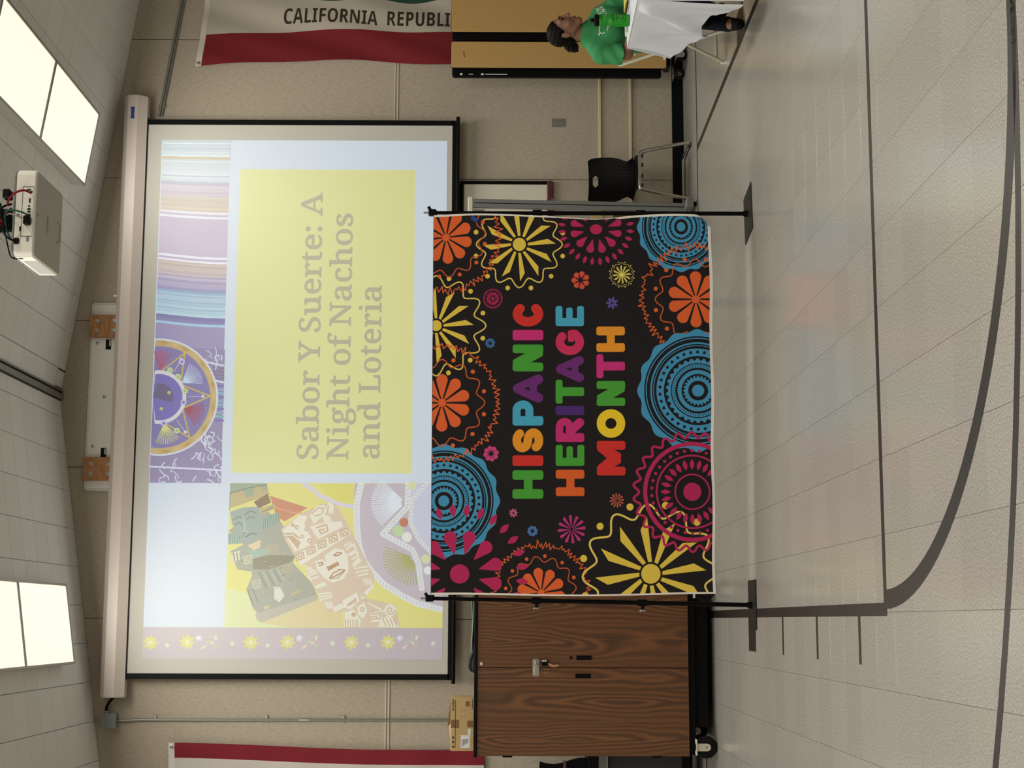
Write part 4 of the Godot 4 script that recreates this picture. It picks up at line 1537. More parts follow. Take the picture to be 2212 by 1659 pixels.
func words(p: Paint) -> void:
	# letters one by one: left edge and right edge across, top and foot down, as printed
	var green := rgb(74, 158, 58)
	var red := rgb(208, 54, 48)
	var gold := rgb(232, 150, 46)
	var sky := rgb(74, 166, 200)
	var plum := rgb(108, 48, 118)
	var rose := rgb(200, 52, 124)
	var rust := rgb(220, 98, 46)
	var ink := [
		["H", 1082.0, 1021.0, 0, green], ["I", 1012.0, 989.0, 0, red], ["S", 982.5, 931.0, 0, gold], ["P", 925.0, 871.0, 0, sky], ["A", 876.5, 814.0, 0, plum], ["N", 808.0, 750.0, 0, green], ["I", 741.0, 718.0, 0, rose], ["C", 711.0, 660.0, 0, red],
		["H", 1076.5, 1020.0, 1, rust], ["E", 1012.0, 966.5, 1, green], ["R", 960.5, 908.5, 1, rgb(196, 50, 116)], ["I", 902.5, 883.0, 1, rgb(78, 46, 118)], ["T", 878.0, 826.0, 1, green], ["A", 832.0, 774.0, 1, plum], ["G", 773.0, 718.5, 1, rgb(204, 52, 96)], ["E", 710.0, 666.5, 1, sky],
		["M", 1032.5, 958.0, 2, red], ["O", 951.5, 890.0, 2, rgb(240, 204, 48)], ["N", 883.0, 829.0, 2, green], ["T", 823.0, 771.0, 2, rose], ["H", 766.0, 711.0, 2, gold],
	]
	for e in ink:
		var top: float = [1106.8, 1201.0, 1290.5][e[3]]
		var foot: float = [1174.0, 1263.5, 1353.0][e[3]]
		var col: Color = e[4]
		var w: float = e[1] - e[2]
		var h := foot - top
		var k := h / 67.0
		var at := func(x: float, y: float) -> Vector2: return Vector2(e[1] - x, top + y)
		var s := 20.5 * k
		var rr := func(x0: float, y0: float, x1: float, y1: float) -> void:
			var q := 5.5 * k
			p.soft([at.call(x0 + q, y0 + q), at.call(x1 - q, y0 + q), at.call(x1 - q, y1 - q), at.call(x0 + q, y1 - q)], q, col)
		var stroke := func(pts: Array, width: float) -> void:
			var o := []
			for i in pts.size() / 2:
				o.append(at.call(pts[i * 2] * w, pts[i * 2 + 1] * h))
			p.line(o, width, col)
		var bow := func(cx: float, cy: float, rx: float, ry: float, a0: float, a1: float, width: float) -> void:
			var o := []
			for i in 25:
				var a := deg_to_rad(lerpf(a0, a1, i / 24.0))
				o.append(at.call(cx + rx * cos(a), cy + ry * sin(a)))
			p.line(o, width, col)
		match e[0]:
			"H":
				rr.call(0, 0, s, h)
				rr.call(w - s, 0, w, h)
				rr.call(s * 0.5, h * 0.37, w - s * 0.5, h * 0.65)
			"I":
				rr.call(0, 0, w, h)
			"N":
				rr.call(0, 0, s * 0.92, h)
				rr.call(w - s * 0.92, 0, w, h)
				p.soft([at.call(5, 5), at.call(s * 1.05, 5), at.call(w - 5, h - 5), at.call(w - s * 1.05, h - 5)], 4.5 * k, col)
			"M":
				rr.call(0, 0, s, h)
				rr.call(w - s, 0, w, h)
				p.soft([at.call(5, 5), at.call(s * 0.95, 5), at.call(w / 2, h * 0.46), at.call(w - s * 0.95, 5), at.call(w - 5, 5), at.call(w * 0.60, h * 0.78), at.call(w * 0.40, h * 0.78)], 4.5 * k, col)
			"T":
				rr.call(0, 0, w, s * 0.80)
				rr.call(w / 2 - s * 0.5, 0, w / 2 + s * 0.5, h)
			"E":
				rr.call(0, 0, s * 0.92, h)
				rr.call(0, 0, w, s * 0.80)
				rr.call(0, h * 0.375, w * 0.93, h * 0.375 + s * 0.74)
				rr.call(0, h - s * 0.80, w, h)
			"A":
				stroke.call([0.50, 0.17, 0.18, 0.84], s * 1.02)
				stroke.call([0.50, 0.17, 0.82, 0.84], s * 1.02)
				stroke.call([0.30, 0.69, 0.70, 0.69], s * 0.72)
				p.poly([at.call(w * 0.40, h * 0.56), at.call(w * 0.60, h * 0.56), at.call(w * 0.5, h * 0.3)], col)
				p.poly([at.call(w * 0.435, h * 0.55), at.call(w * 0.565, h * 0.55), at.call(w * 0.5, h * 0.37)], rgb(33, 30, 32))
			"P", "R":
				rr.call(0, 0, s, h)
				var deep := h * (0.68 if e[0] == "P" else 0.62)
				rr.call(0, 0, w * 0.62, s * 0.86)
				rr.call(0, deep - s * 0.86, w * 0.62, deep)
				bow.call(w * 0.60, deep / 2, w * 0.40 - s * 0.43, deep / 2 - s * 0.43, -90, 90, s * 0.86)
				if e[0] == "R":
					stroke.call([0.50, 0.56, 0.80, 0.84], s * 1.02)
			"C":
				bow.call(w * 0.54, h / 2, w * 0.54 - s * 0.5, h / 2 - s * 0.5, 48, 312, s)
			"G":
				bow.call(w * 0.52, h / 2, w * 0.52 - s * 0.5, h / 2 - s * 0.5, 20, 310, s)
				rr.call(w * 0.52, h * 0.43, w, h * 0.43 + s * 0.78)
				rr.call(w - s * 0.95, h * 0.43, w, h * 0.80)
			"O":
				bow.call(w / 2, h / 2, w / 2 - s * 0.5, h / 2 - s * 0.5, 0, 360, s)
			"S":
				var o := []
				var rx := w / 2 - s * 0.46
				var ry := (h - s * 0.92) / 4.0
				for i in 22:
					var a := deg_to_rad(lerpf(-28, -270, i / 21.0))
					o.append(at.call(w / 2 + rx * cos(a), s * 0.46 + ry + ry * sin(a)))
				for i in 22:
					var a := deg_to_rad(lerpf(-90, 152, i / 21.0))
					o.append(at.call(w / 2 + rx * cos(a), s * 0.46 + ry * 3.0 + ry * sin(a)))
				p.line(o, s * 0.92, col)


# ---------------------------------------------------------------- flags on the wall

func build_flags() -> void:
	# right: hung by its heading, so its lettering runs down the wall
	var W := 900
	var H := 1480
	var p := Paint.new(W, H, rgb(176, 168, 154), func(q): return Vector2((150.0 - q.y) / (1.52 * 254.0) * W, (q.x - 433.0) / (2.5 * 254.0) * H))
	p.poly([Vector2(446, 80), Vector2(1100, 78), Vector2(1100, 170), Vector2(446, 170)], rgb(112, 10, 22))
	var wavy := []
	for k in 40:
		wavy.append(Vector2(620 + k * 12, 7 - 6 * cos(k * 0.42) - k * 0.06))
	wavy.append(Vector2(1090, -30))
	wavy.append(Vector2(620, -30))
	p.poly(wavy, rgb(24, 62, 46))
	write(p, font("Droid Sans"), "CALIFORNIA", Vector2(609, 60), Vector2(812, 66), Vector2(0, -33), rgb(46, 32, 18))
	write(p, font("Droid Sans"), "REPUBLIC", Vector2(833, 64), Vector2(990, 66), Vector2(0, -33), rgb(46, 32, 18))
	p.poly([Vector2(425, 170), Vector2(425, -260), Vector2(444.5, -260), Vector2(444.5, 170)], rgb(196, 190, 178))
	var o := thing("flag", "flag hung lengthwise with red stripe and dark lettering CALIFORNIA REPUBLIC, right of the screen", "flag", Vector3(5.38, 1.6, WALL))
	var off := -o.position
	var m := print_mat("flag_right", p.tex(), 0.85)
	put("cloth", Geo.new().sheet(func(u: float, v: float):
		var x = 4.632 + u * 1.52 + 0.062 * sin(PI * clampf(v * 1.02, 0, 1)) * (1.0 - u)
		var sag = -0.17 * u * (1.0 - u) * (1.0 - v) + 0.05 * (1 - u) * (1 - v)
		var wob = 0.010 * sin(v * 15.0 + u * 5.0) * (0.4 + v)
		var z := 0.030 + 0.012 * sin(v * 8.0 + u * 14.0) + 0.007 * sin(v * 17.0 + u * 31.0)
		return Vector3(x + wob, 4.085 + sag - v * 2.5, WALL + z) + off, 60, 90, 0.0015, Vector3(0, 0, 1)), m, o)
	put("grommet", Geo.new().lathe([Vector2(0.006, 0), Vector2(0.014, 0.002), Vector2(0.014, 0.004), Vector2(0.006, 0.006)], 12, Transform3D(Basis(Vector3.RIGHT, PI / 2), Vector3(4.655, 4.105, WALL + 0.047) + off)), M.steel, o)
	# left: stripes, mostly outside the picture
	p = Paint.new(780, 1250, rgb(196, 190, 184), func(q): return q)
	for k in 7:
		p.raw(PackedVector2Array([Vector2(780 - k * 120, 0), Vector2(780 - k * 120 - 60, 0), Vector2(780 - k * 120 - 60, 1250), Vector2(780 - k * 120, 1250)]), rgb(118, 14, 32))
	p.raw(PackedVector2Array([Vector2(0, 0), Vector2(360, 0), Vector2(360, 500), Vector2(0, 500)]), rgb(36, 44, 92))
	for j in 11:
		for i in 9:
			if (i + j) % 2 == 0:
				p.disc(Vector2(30 + i * 37, 60 + j * 40), 11, rgb(220, 218, 214), 10)
	p.raw(PackedVector2Array([Vector2(0, 0), Vector2(780, 0), Vector2(780, 24), Vector2(0, 24)]), rgb(208, 204, 198))
	o = thing("flag", "flag with red and white stripes hanging lengthwise left of the screen, behind the cardboard box", "flag", Vector3(-1.75, 1.66, WALL))
	var off2 := -o.position
	put("cloth", Geo.new().sheet(func(u: float, v: float):
		var x = -0.968 - (1.0 - u) * 1.52 - 0.05 * smoothstep(0.0, 0.7, v)
		var z = 0.028 + 0.006 * sin(u * 40.0 + v * 9.0) + 0.006 * sin(v * 34.0 - u * 20.0) * v
		return Vector3(x, 4.158 - 0.05 * u * (1.0 - u) - v * 2.5, WALL + z) + off2, 60, 90, 0.0015, Vector3(0, 0, 1)), print_mat("flag_left", p.tex(), 0.85), o)
	put("grommet", Geo.new().lathe([Vector2(0.006, 0), Vector2(0.014, 0.002), Vector2(0.014, 0.004), Vector2(0.006, 0.006)], 12, Transform3D(Basis(Vector3.RIGHT, PI / 2), Vector3(-0.995, 4.130, WALL + 0.042) + off2)), M.steel, o)


# ---------------------------------------------------------------- storage cabinet and what stands on it

func wood_picture(seed_: int) -> Paint:
	# long oak grain with cathedral figures; x across the door, y down it
	var W := 640
	var H := 1536
	var p := Paint.new(W, H, rgb(108, 70, 40), func(q): return q)
	var n := FastNoiseLite.new()
	n.seed = seed_
	n.frequency = 0.004
	n.fractal_octaves = 3
	var fine := FastNoiseLite.new()
	fine.seed = seed_ + 9
	fine.frequency = 0.02
	var data := p.img.get_data()
	var hearts := [0.18, 0.62, 0.9] if seed_ % 2 else [0.3, 0.72]
	for y in H:
		for x in W:
			var u := float(x) / W
			var near := 1.0
			for hh in hearts:
				near = minf(near, absf(u - hh - 0.02 * n.get_noise_2d(hh * 900.0, y * 0.5)))
			var along := n.get_noise_2d(x * 0.35, y * 0.11) * 1.4
			var rings := near * 60.0 + along * 11.0 * exp(-near * 9.0) + along * 2.0 + y * 0.0016 * exp(-near * 14.0)
			var g := sin(rings * 1.9) * exp(-near * 4.5)
			var t := 0.5 + 0.5 * g + 0.22 * fine.get_noise_2d(x * 3.0, y * 0.10) + 0.12 * fine.get_noise_2d(x * 9.0 + 400.0, y * 0.5)
			t = clampf(t, 0.0, 1.0)
			var k := (y * W + x) * 3
			data[k] = int(lerpf(74, 120, t))
			data[k + 1] = int(lerpf(43, 75, t))
			data[k + 2] = int(lerpf(16, 36, t))
	p.img = Image.create_from_data(W, H, false, Image.FORMAT_RGB8, data)
	return p


func build_cabinet() -> void:
	var zf := -11.15
	var x0 := -0.945
	var x1 := 0.285
	var mid := -0.331
	var o := thing("storage_cabinet", "tall brown wood-grain storage cabinet on big black casters, locked with a hasp", "cabinet", Vector3((x0 + x1) / 2, 0, zf - 0.31))
	var off := -o.position
	var w1 := print_mat("oak_a", wood_picture(3).tex(), 0.5)
	var w2 := print_mat("oak_b", wood_picture(8).tex(), 0.5)
	put("body", box(Vector3((x0 + x1) / 2, 0.95, zf - 0.335) + off, Vector3(x1 - x0, 1.515, 0.60), 0.004), M.black, o)
	put("top_rail", box(Vector3((x0 + x1) / 2, 1.697, zf - 0.31) + off, Vector3(x1 - x0 + 0.014, 0.022, 0.64), 0.003), M.black, o)
	put("base_frame", box(Vector3((x0 + x1) / 2, 0.165, zf - 0.33) + off, Vector3(x1 - x0 - 0.06, 0.05, 0.58), 0.003), M.black, o)
	for k in 2:
		var a: float = [x0 + 0.004, mid + 0.002][k]
		var b: float = [mid - 0.002, x1 - 0.004][k]
		var door := put("door", door_panel(Vector3(a, 0.190, zf) + off, b - a, 1.494, 0.025), [w1, w2][k], o)
		var hx: float = [-0.3875, -0.261][k]
		var hy: float = [0.9365, 0.929][k]
		put("handle", handle_pull(Vector3(hx, hy, zf) + off), M.black_plastic, door)
	put("keyhole", Geo.new().lathe([Vector2(0.011, 0), Vector2(0.011, 0.003), Vector2(0.006, 0.0035), Vector2(0, 0.002)], 12, Transform3D(Basis(Vector3.RIGHT, PI / 2), Vector3(-0.261, 1.022, zf) + off)), M.black, o)
	var hasp := Geo.new()
	hasp.prism(moved(rounded(0.122, 0.044, 0.010), Vector2(-0.330, 1.270) + Vector2(off.x, off.y)), 0.004, Transform3D(Basis(), Vector3(0, 0, zf + off.z)), 0.001)
	hasp.prism(moved(rounded(0.064, 0.024, 0.006), Vector2(-0.352, 1.270) + Vector2(off.x, off.y)), 0.0025, Transform3D(Basis(), Vector3(0, 0, zf + 0.004 + off.z)), 0.001)
	put("hasp", hasp, M.steel, o)
	put("staple", Geo.new().tube(curve([Vector3(-0.288, 1.266, zf + 0.003) + off, Vector3(-0.288, 1.266, zf + 0.022) + off, Vector3(-0.296, 1.278, zf + 0.022) + off, Vector3(-0.296, 1.278, zf + 0.003) + off], 4), 0.003, 8), M.steel, o)
	for k in 4:
		put("screw_hole", Geo.new().lathe([Vector2(0.004, 0), Vector2(0.003, 0.001), Vector2(0, 0.001)], 8, Transform3D(Basis(Vector3.RIGHT, PI / 2), Vector3(-0.343 - 0.02 * (k % 2), 1.205 - 0.021 * (k / 2), zf) + off)), M.tag_brown, o)
	put("sticker", Geo.new().prism(PackedVector2Array([Vector2(-0.317, 1.650) + Vector2(off.x, off.y), Vector2(-0.295, 1.650) + Vector2(off.x, off.y), Vector2(-0.295, 1.662) + Vector2(off.x, off.y), Vector2(-0.304, 1.668) + Vector2(off.x, off.y), Vector2(-0.313, 1.663) + Vector2(off.x, off.y)]), 0.001, Transform3D(Basis(), Vector3(0, 0, zf + off.z))), M.paper, o)
	for y in [0.42, 1.47]:
		put("hinge", box(Vector3(x0 - 0.002, y, zf - 0.012) + off, Vector3(0.008, 0.07, 0.03), 0.002), M.black_plastic, o)
	for c in [Vector3(-0.874, 0, zf + 0.035), Vector3(0.214, 0, zf + 0.035), Vector3(-0.80, 0, zf - 0.52), Vector3(0.15, 0, zf - 0.52)]:
		caster(o, c + off, 0.078, 0.04, M.cream_metal)
	put("back_skirt", box(Vector3((x0 + x1) / 2, 0.10, zf - 0.61) + off, Vector3(x1 - x0, 0.16, 0.012), 0.002), M.black, o)
	put("base_pan", box(Vector3((x0 + x1) / 2 + 0.05, 0.105, zf - 0.34) + off, Vector3(x1 - x0 - 0.30, 0.13, 0.5), 0.004), M.black, o)

	o = thing("padlock", "black combination padlock with white dials hanging from the cabinet's hasp", "padlock", Vector3(-0.296, 1.21, zf + 0.02))
	put("body", box(Vector3(0, 0.0, 0), Vector3(0.044, 0.050, 0.022), 0.006), M.black_plastic, o)
	put("shackle", Geo.new().tube(curve([Vector3(-0.014, 0.02, 0), Vector3(-0.014, 0.050, 0), Vector3(0, 0.066, 0), Vector3(0.014, 0.050, 0), Vector3(0.014, 0.02, 0)], 4), 0.0035, 8), M.chrome, o)
	for k in 4:
		put("dial", box(Vector3(0.014, 0.014 - k * 0.009, 0.0115), Vector3(0.012, 0.006, 0.003), 0.001), M.paper, o)
	put("tag", Geo.new().sheet(func(u: float, v: float): return Vector3(lerpf(-0.012, 0.004, u) - v * 0.02 - 0.008 * sin(v * 4.0), -0.024 - v * 0.075, 0.004 + 0.006 * sin(v * 3.0)), 2, 8, 0.0008, Vector3(0, 0, 1)), M.tag_brown, o)

	# what lies on top of the cabinet
	var top := 1.7085
	o = thing("cardboard_box", "brown printer carton with one open flap on top of the wood-grain cabinet", "box", Vector3(-0.727, top, -11.36))
	var hw := 0.187
	var g := Geo.new()
	g.box(Vector3(0, 0.082, 0), Vector3(0.374, 0.164, 0.27), 0.003)
	put("carton", g, M.card, o)
	put("flap", Geo.new().prism(PackedVector2Array([Vector2(hw, 0.164), Vector2(-0.02, 0.186), Vector2(0.0, 0.166), Vector2(hw - 0.01, 0.160)]), 0.004, Transform3D(Basis(), Vector3(0, 0, 0.128))), M.card_dark, o)
	put("flap", Geo.new().sheet(func(u: float, v: float): return Vector3(lerpf(-hw, hw, u), 0.165 + 0.02 * sin(u * PI) * v, lerpf(0.0, -0.13, v)), 6, 3, 0.004, Vector3(0, 1, 0)), M.card, o)
	var zb := 0.1352
	for t in [[0.0, 0.134, 0.058, 0.058], [0.0, 0.022, 0.05, 0.046]]:
		put("packing_tape", box(Vector3(t[0] + 0.0, t[1], zb), Vector3(t[3], t[2], 0.0008), 0.0), M.card_dark, o)
	put("printed_line", box(Vector3(0.0, 0.132, zb + 0.0006), Vector3(0.33, 0.0035, 0.0006), 0.0), M.ink, o)
	put("shipping_label", box(Vector3(-0.122, 0.059, zb), Vector3(0.088, 0.066, 0.0012), 0.0), M.paper, o)
	for k in 5:
		put("label_text", box(Vector3(-0.132 + 0.004 * k, 0.082 - k * 0.010, zb + 0.0010), Vector3(0.05 - 0.006 * k, 0.0035, 0.0006), 0.0), M.ink, o)
	put("label_strip", box(Vector3(-0.055, 0.032, zb), Vector3(0.042, 0.019, 0.0012), 0.0), M.paper, o)
	put("print", box(Vector3(0.140, 0.044, zb), Vector3(0.036, 0.030, 0.0006), 0.0), M.card_dark, o)
	put("print", box(Vector3(0.138, 0.012, zb), Vector3(0.066, 0.004, 0.0006), 0.0), M.ink, o)
	for k in 4:
		put("print", box(Vector3(0.094 - 0.040 * (k % 2), 0.088 - 0.02 * (k / 2), zb), Vector3(0.005, 0.006, 0.0006), 0.0), M.ink, o)
	for k in 3:
		put("pictogram", box(Vector3(-0.158 + k * 0.032, 0.146, zb), Vector3(0.014, 0.012, 0.0006), 0.0), M.ink, o)
	var word := TextMesh.new()
	word.font = font("Droid Sans")
	word.text = "brother"
	word.font_size = 32
	word.pixel_size = 0.00072
	word.depth = 0.0006
	var wm := put("lettering", word, M.ink, o)
	wm.position = Vector3(0.132, 0.148, zb + 0.0004)
	o = thing("folder", "flat pale green plastic folder lying on the right of the cabinet top", "folder", Vector3(-0.02, top, -11.36))
	for k in 3:
		put("sheet", Geo.new().sheet(func(u: float, v: float): return Vector3(lerpf(-0.205, 0.20, u), 0.004 + k * 0.009 + 0.006 * sin(u * 5.0 + k), lerpf(0.19, -0.10, v) - k * 0.01), 10, 3, 0.004, Vector3(0, 1, 0)), [M.black_cloth, M.pale_green, M.pale_green][k], o)
	o = thing("cloth_bundle", "crumpled dark grey cloth lump on the cabinet top, between the box and the green folder", "cloth", Vector3(-0.298, top, -11.27))
	put("cloth", Geo.new().lathe([Vector2(0.072, 0.0), Vector2(0.074, 0.010), Vector2(0.058, 0.026), Vector2(0.034, 0.036), Vector2(0.0, 0.038)], 14, Transform3D(Basis.from_scale(Vector3(1.0, 1.0, 0.8)), Vector3.ZERO)), M.dark_cloth, o)
	put("fold", Geo.new().tube(curve([Vector3(-0.065, 0.018, 0.03), Vector3(-0.03, 0.034, 0.04), Vector3(0.02, 0.026, 0.05), Vector3(0.055, 0.012, 0.04)], 4), [0.004, 0.007, 0.008, 0.009, 0.010, 0.010, 0.010, 0.010, 0.009, 0.008, 0.007, 0.005, 0.003], 8), M.dark_cloth, o)


func moved(p: PackedVector2Array, by: Vector2) -> PackedVector2Array:
	var o := PackedVector2Array()
	for q in p:
		o.append(q + by)
	return o


func door_panel(at: Vector3, w: float, h: float, t: float) -> Geo:   # front face carries the grain, at is its lower left front corner
	var g := Geo.new()
	g.flat()
	var b := 0.002
	var p := [at + Vector3(b, b, 0), at + Vector3(w - b, b, 0), at + Vector3(w - b, h - b, 0), at + Vector3(b, h - b, 0)]
	var q := [at + Vector3(0, 0, -b), at + Vector3(w, 0, -b), at + Vector3(w, h, -b), at + Vector3(0, h, -b)]
	var uv := [Vector2(0, 1), Vector2(1, 1), Vector2(1, 0), Vector2(0, 0)]
	g.quad(p[0], p[1], p[2], p[3], Vector3(0, 0, 1), uv[0], uv[1], uv[2], uv[3])
	for k in 4:
		var l := (k + 1) % 4
		var out: Vector3 = (q[k] + q[l]) / 2.0 - (at + Vector3(w / 2, h / 2, -b))
		g.quad(p[k], p[l], q[l], q[k], out + Vector3(0, 0, 0.01), uv[k], uv[l], uv[l], uv[k])
		g.quad(q[k], q[l], q[l] - Vector3(0, 0, t), q[k] - Vector3(0, 0, t), out, uv[k], uv[l], uv[l], uv[k])
	g.quad(q[0] - Vector3(0, 0, t), q[1] - Vector3(0, 0, t), q[2] - Vector3(0, 0, t), q[3] - Vector3(0, 0, t), Vector3(0, 0, -1), uv[0], uv[1], uv[2], uv[3])
	return g


func handle_pull(at: Vector3) -> Geo:   # recessed cup pull: a raised rim round a dark hollow
	var g := Geo.new()
	for s in [-1.0, 1.0]:
		g.box(at + Vector3(s * 0.0135, 0, 0.003), Vector3(0.004, 0.110, 0.006), 0.0015)
		g.box(at + Vector3(0, s * 0.053, 0.003), Vector3(0.030, 0.004, 0.006), 0.0015)
	g.box(at + Vector3(0, 0, 0.0008), Vector3(0.026, 0.106, 0.0016), 0.0)
	return g


func caster(o: Node3D, at: Vector3, r: float, width: float, fork: Material) -> void:   # wheel on the floor, its axle towards the viewer
	var turn := Transform3D(Basis(Vector3.RIGHT, PI / 2), at + Vector3(0, r, 0))
	var h := width / 2
	var wheel := put("wheel", Geo.new().lathe([Vector2(0, -h), Vector2(r * 0.75, -h), Vector2(r * 0.93, -h * 0.9), Vector2(r, -h * 0.5), Vector2(r, h * 0.5), Vector2(r * 0.93, h * 0.9), Vector2(r * 0.75, h), Vector2(0, h)], 28, turn), M.rubber, o)
	put("hub", Geo.new().lathe([Vector2(r * 0.45, -h - 0.002), Vector2(r * 0.45, h + 0.002), Vector2(r * 0.2, h + 0.004), Vector2(0, h + 0.004)], 18, turn), M.black_plastic, wheel)
	var poly := PackedVector2Array([Vector2(-0.026, r * 1.85), Vector2(-0.026, r * 0.95)])
	for k in 7:
		poly.append(Vector2(-cos(PI * k / 6.0) * 0.026, r * 0.95 - sin(PI * k / 6.0) * 0.026))
	poly.append(Vector2(0.026, r * 1.85))
	var f := put("fork", Geo.new().prism(poly, 0.004, Transform3D(Basis(), at + Vector3(0, 0, h + 0.006)), 0.001), fork, o)
	put("fork_plate", Geo.new().prism(poly, 0.004, Transform3D(Basis(), at + Vector3(0, 0, -h - 0.010)), 0.001), fork, f)
	put("axle", Geo.new().tube([at + Vector3(0, r, -h - 0.014), at + Vector3(0, r, h + 0.014)], 0.008, 10), M.galvanised, f)
	put("top_plate", box(at + Vector3(0, r * 1.85 + 0.003, 0), Vector3(0.11, 0.006, 0.09), 0.001), fork, f)


func build_cart_and_rack() -> void:
	# dark cart whose corner shows left of the cabinet
	var z := -12.12
	var o := thing("equipment_cart", "black cart with dark grey cloth front half hidden behind the left edge of the cabinet", "cart", Vector3(-1.55, 0, z))
	put("cloth_front", box(Vector3(0, 0.435, 0.19), Vector3(1.26, 0.555, 0.02), 0.004), M.dark_cloth, o)
	put("rail", box(Vector3(0, 0.752, 0.19), Vector3(1.30, 0.075, 0.05), 0.006), M.grey_metal, o)
	put("lip", box(Vector3(0, 0.722, 0.222), Vector3(1.30, 0.014, 0.014), 0.003), M.galvanised, o)
	put("top", box(Vector3(0, 0.83, 0), Vector3(1.30, 0.075, 0.46), 0.006), M.black, o)
	put("base", box(Vector3(0, 0.13, 0), Vector3(1.28, 0.06, 0.42), 0.004), M.black, o)
	for s in [Vector2(-0.6, 0.17), Vector2(0.6, 0.17), Vector2(-0.6, -0.17), Vector2(0.6, -0.17)]:
		put("post", box(Vector3(s.x, 0.475, s.y - 0.02), Vector3(0.035, 0.63, 0.035), 0.003), M.black_metal, o)
		caster(o, Vector3(s.x, 0, s.y), 0.05, 0.03, M.black_metal)
	o = thing("cloth_bag", "limp black bag with a pinkish tab on the cart left of the cabinet", "bag", Vector3(-1.30, 0.872, z + 0.02))
	put("bag", Geo.new().sheet(func(u: float, v: float):
		var x := lerpf(-0.30, 0.245, u) - 0.02 * sin(v * 5.0)
		return Vector3(x, 0.352 * (1.0 - v) + 0.004 * sin(u * 9.0) * (1.0 - v), 0.06 + 0.04 * v + 0.004 * sin(u * 16.0 + v * 4.0)), 24, 14, 0.07, Vector3(0, 0, 1)), M.black_cloth, o)
	put("tab", box(Vector3(0.205, 0.165, 0.105), Vector3(0.10, 0.022, 0.006), 0.001), mat("tab_pink", Color(0.42, 0.26, 0.27), 0.8), o)

	# grey rack on the right, mostly behind the banner
	o = thing("rack", "grey metal rack with cream top bar and wire shelves, partly hidden behind the banner", "rack", Vector3(2.86, 0, -12.1))
	for s in [-1.0, 1.0]:
		var at := Vector3(s * 0.385, 0, 0.18)
		var lean := Basis(Vector3(0, 0, 1), -0.017)
		var post := put("post", box(at + Vector3(0, 0.905, 0), Vector3(0.066, 1.70, 0.05), 0.004, lean), M.grey_metal, o)
		put("groove", box(at + Vector3(0, 0.905, 0.0255), Vector3(0.006, 1.68, 0.002), 0.0, lean), M.rubber, post)
		for y in [0.28, 1.13]:
			for e in [-0.04, 0.04]:
				put("button", Geo.new().lathe([Vector2(0.006, 0), Vector2(0.005, 0.004), Vector2(0, 0.005)], 8, Transform3D(Basis(Vector3.RIGHT, PI / 2), at + Vector3(e + (0.905 - y) * -0.017 + 0.0, y, 0.02))), M.steel, post)
		var foot := put("foot", box(at + Vector3(-0.01, 0.055, -0.1), Vector3(0.07, 0.06, 0.5), 0.006), M.grey_metal, o)
		for e in [0.1, -0.3]:
			put("glide", Geo.new().lathe([Vector2(0.02, 0), Vector2(0.02, 0.02), Vector2(0.01, 0.026)], 12, Transform3D(Basis(), at + Vector3(-0.01, 0, e))), M.rubber, foot)
		put("brace", Geo.new().prism(PackedVector2Array([Vector2(0, 1.752), Vector2(0, 1.66), Vector2(-s * 0.018, 1.715), Vector2(-s * 0.06, 1.75)]), 0.03, Transform3D(Basis(), at + Vector3(-s * 0.036, 0, -0.015))), M.grey_metal, o)
	put("top_bar", box(Vector3(0.02, 1.776, 0.18), Vector3(0.86, 0.040, 0.056), 0.006), M.cream_metal, o)
	for y in [1.64, 1.20, 0.72, 0.30]:
		var g := Geo.new()
		for k in 7:
			g.tube([Vector3(-0.35, y, -0.22 + k * 0.065), Vector3(0.345, y, -0.22 + k * 0.065)], 0.0028, 6)
		for k in 6:
			g.tube([Vector3(-0.34 + k * 0.135, y - 0.004, -0.235), Vector3(-0.34 + k * 0.135, y - 0.004, 0.19)], 0.0028, 6)
		g.tube([Vector3(-0.35, y + 0.06, 0.18), Vector3(0.345, y + 0.06, 0.18)], 0.003, 6)
		put("wire_shelf", g, M.galvanised, o)
	var crate := Vector3(3.08, 0, -12.12)
	var b := thing("storage_bin", "small grey bin on the rack's second shelf, showing between post and banner", "bin", crate + Vector3(0, 1.203, 0))
	put("bin", Geo.new().lathe([Vector2(0.0, 0.0), Vector2(0.085, 0.0), Vector2(0.10, 0.13), Vector2(0.106, 0.134), Vector2(0.10, 0.138), Vector2(0.094, 0.13), Vector2(0.08, 0.01), Vector2(0, 0.008)], 4, Transform3D(Basis(Vector3.UP, PI / 4), Vector3.ZERO), false), M.grey_metal, b)
	put("handle", Geo.new().tube(curve([Vector3(-0.04, 0.134, 0.06), Vector3(-0.02, 0.155, 0.06), Vector3(0.02, 0.155, 0.06), Vector3(0.04, 0.134, 0.06)], 4), 0.004, 8), M.black_plastic, b)
	b = thing("carton", "small tan carton on the third shelf of the grey rack", "box", crate + Vector3(0.03, 0.7235, 0))
	put("carton", box(Vector3(0, 0.045, 0), Vector3(0.20, 0.09, 0.24), 0.002), M.card, b)
	put("packing_tape", box(Vector3(0, 0.0905, 0), Vector3(0.201, 0.001, 0.04), 0.0), M.card_dark, b)
	b = thing("carton", "open dark brown carton on the lowest shelf of the grey rack, beside the chair", "box", crate + Vector3(0.02, 0.3035, 0))
	var g2 := Geo.new()
	for s in [-1.0, 1.0]:
		g2.box(Vector3(s * 0.105, 0.13, 0), Vector3(0.004, 0.26, 0.28), 0.0)
		g2.box(Vector3(0, 0.13, s * 0.14), Vector3(0.214, 0.26, 0.004), 0.0)
	g2.box(Vector3(0, 0.003, 0), Vector3(0.21, 0.006, 0.28), 0.0)
	put("carton", g2, M.card_brown, b)
	put("flap", box(Vector3(0.03, 0.30, 0.15), Vector3(0.15, 0.09, 0.004), 0.0, Basis(Vector3(1, 0, 0), 0.35)), M.card_brown, b)
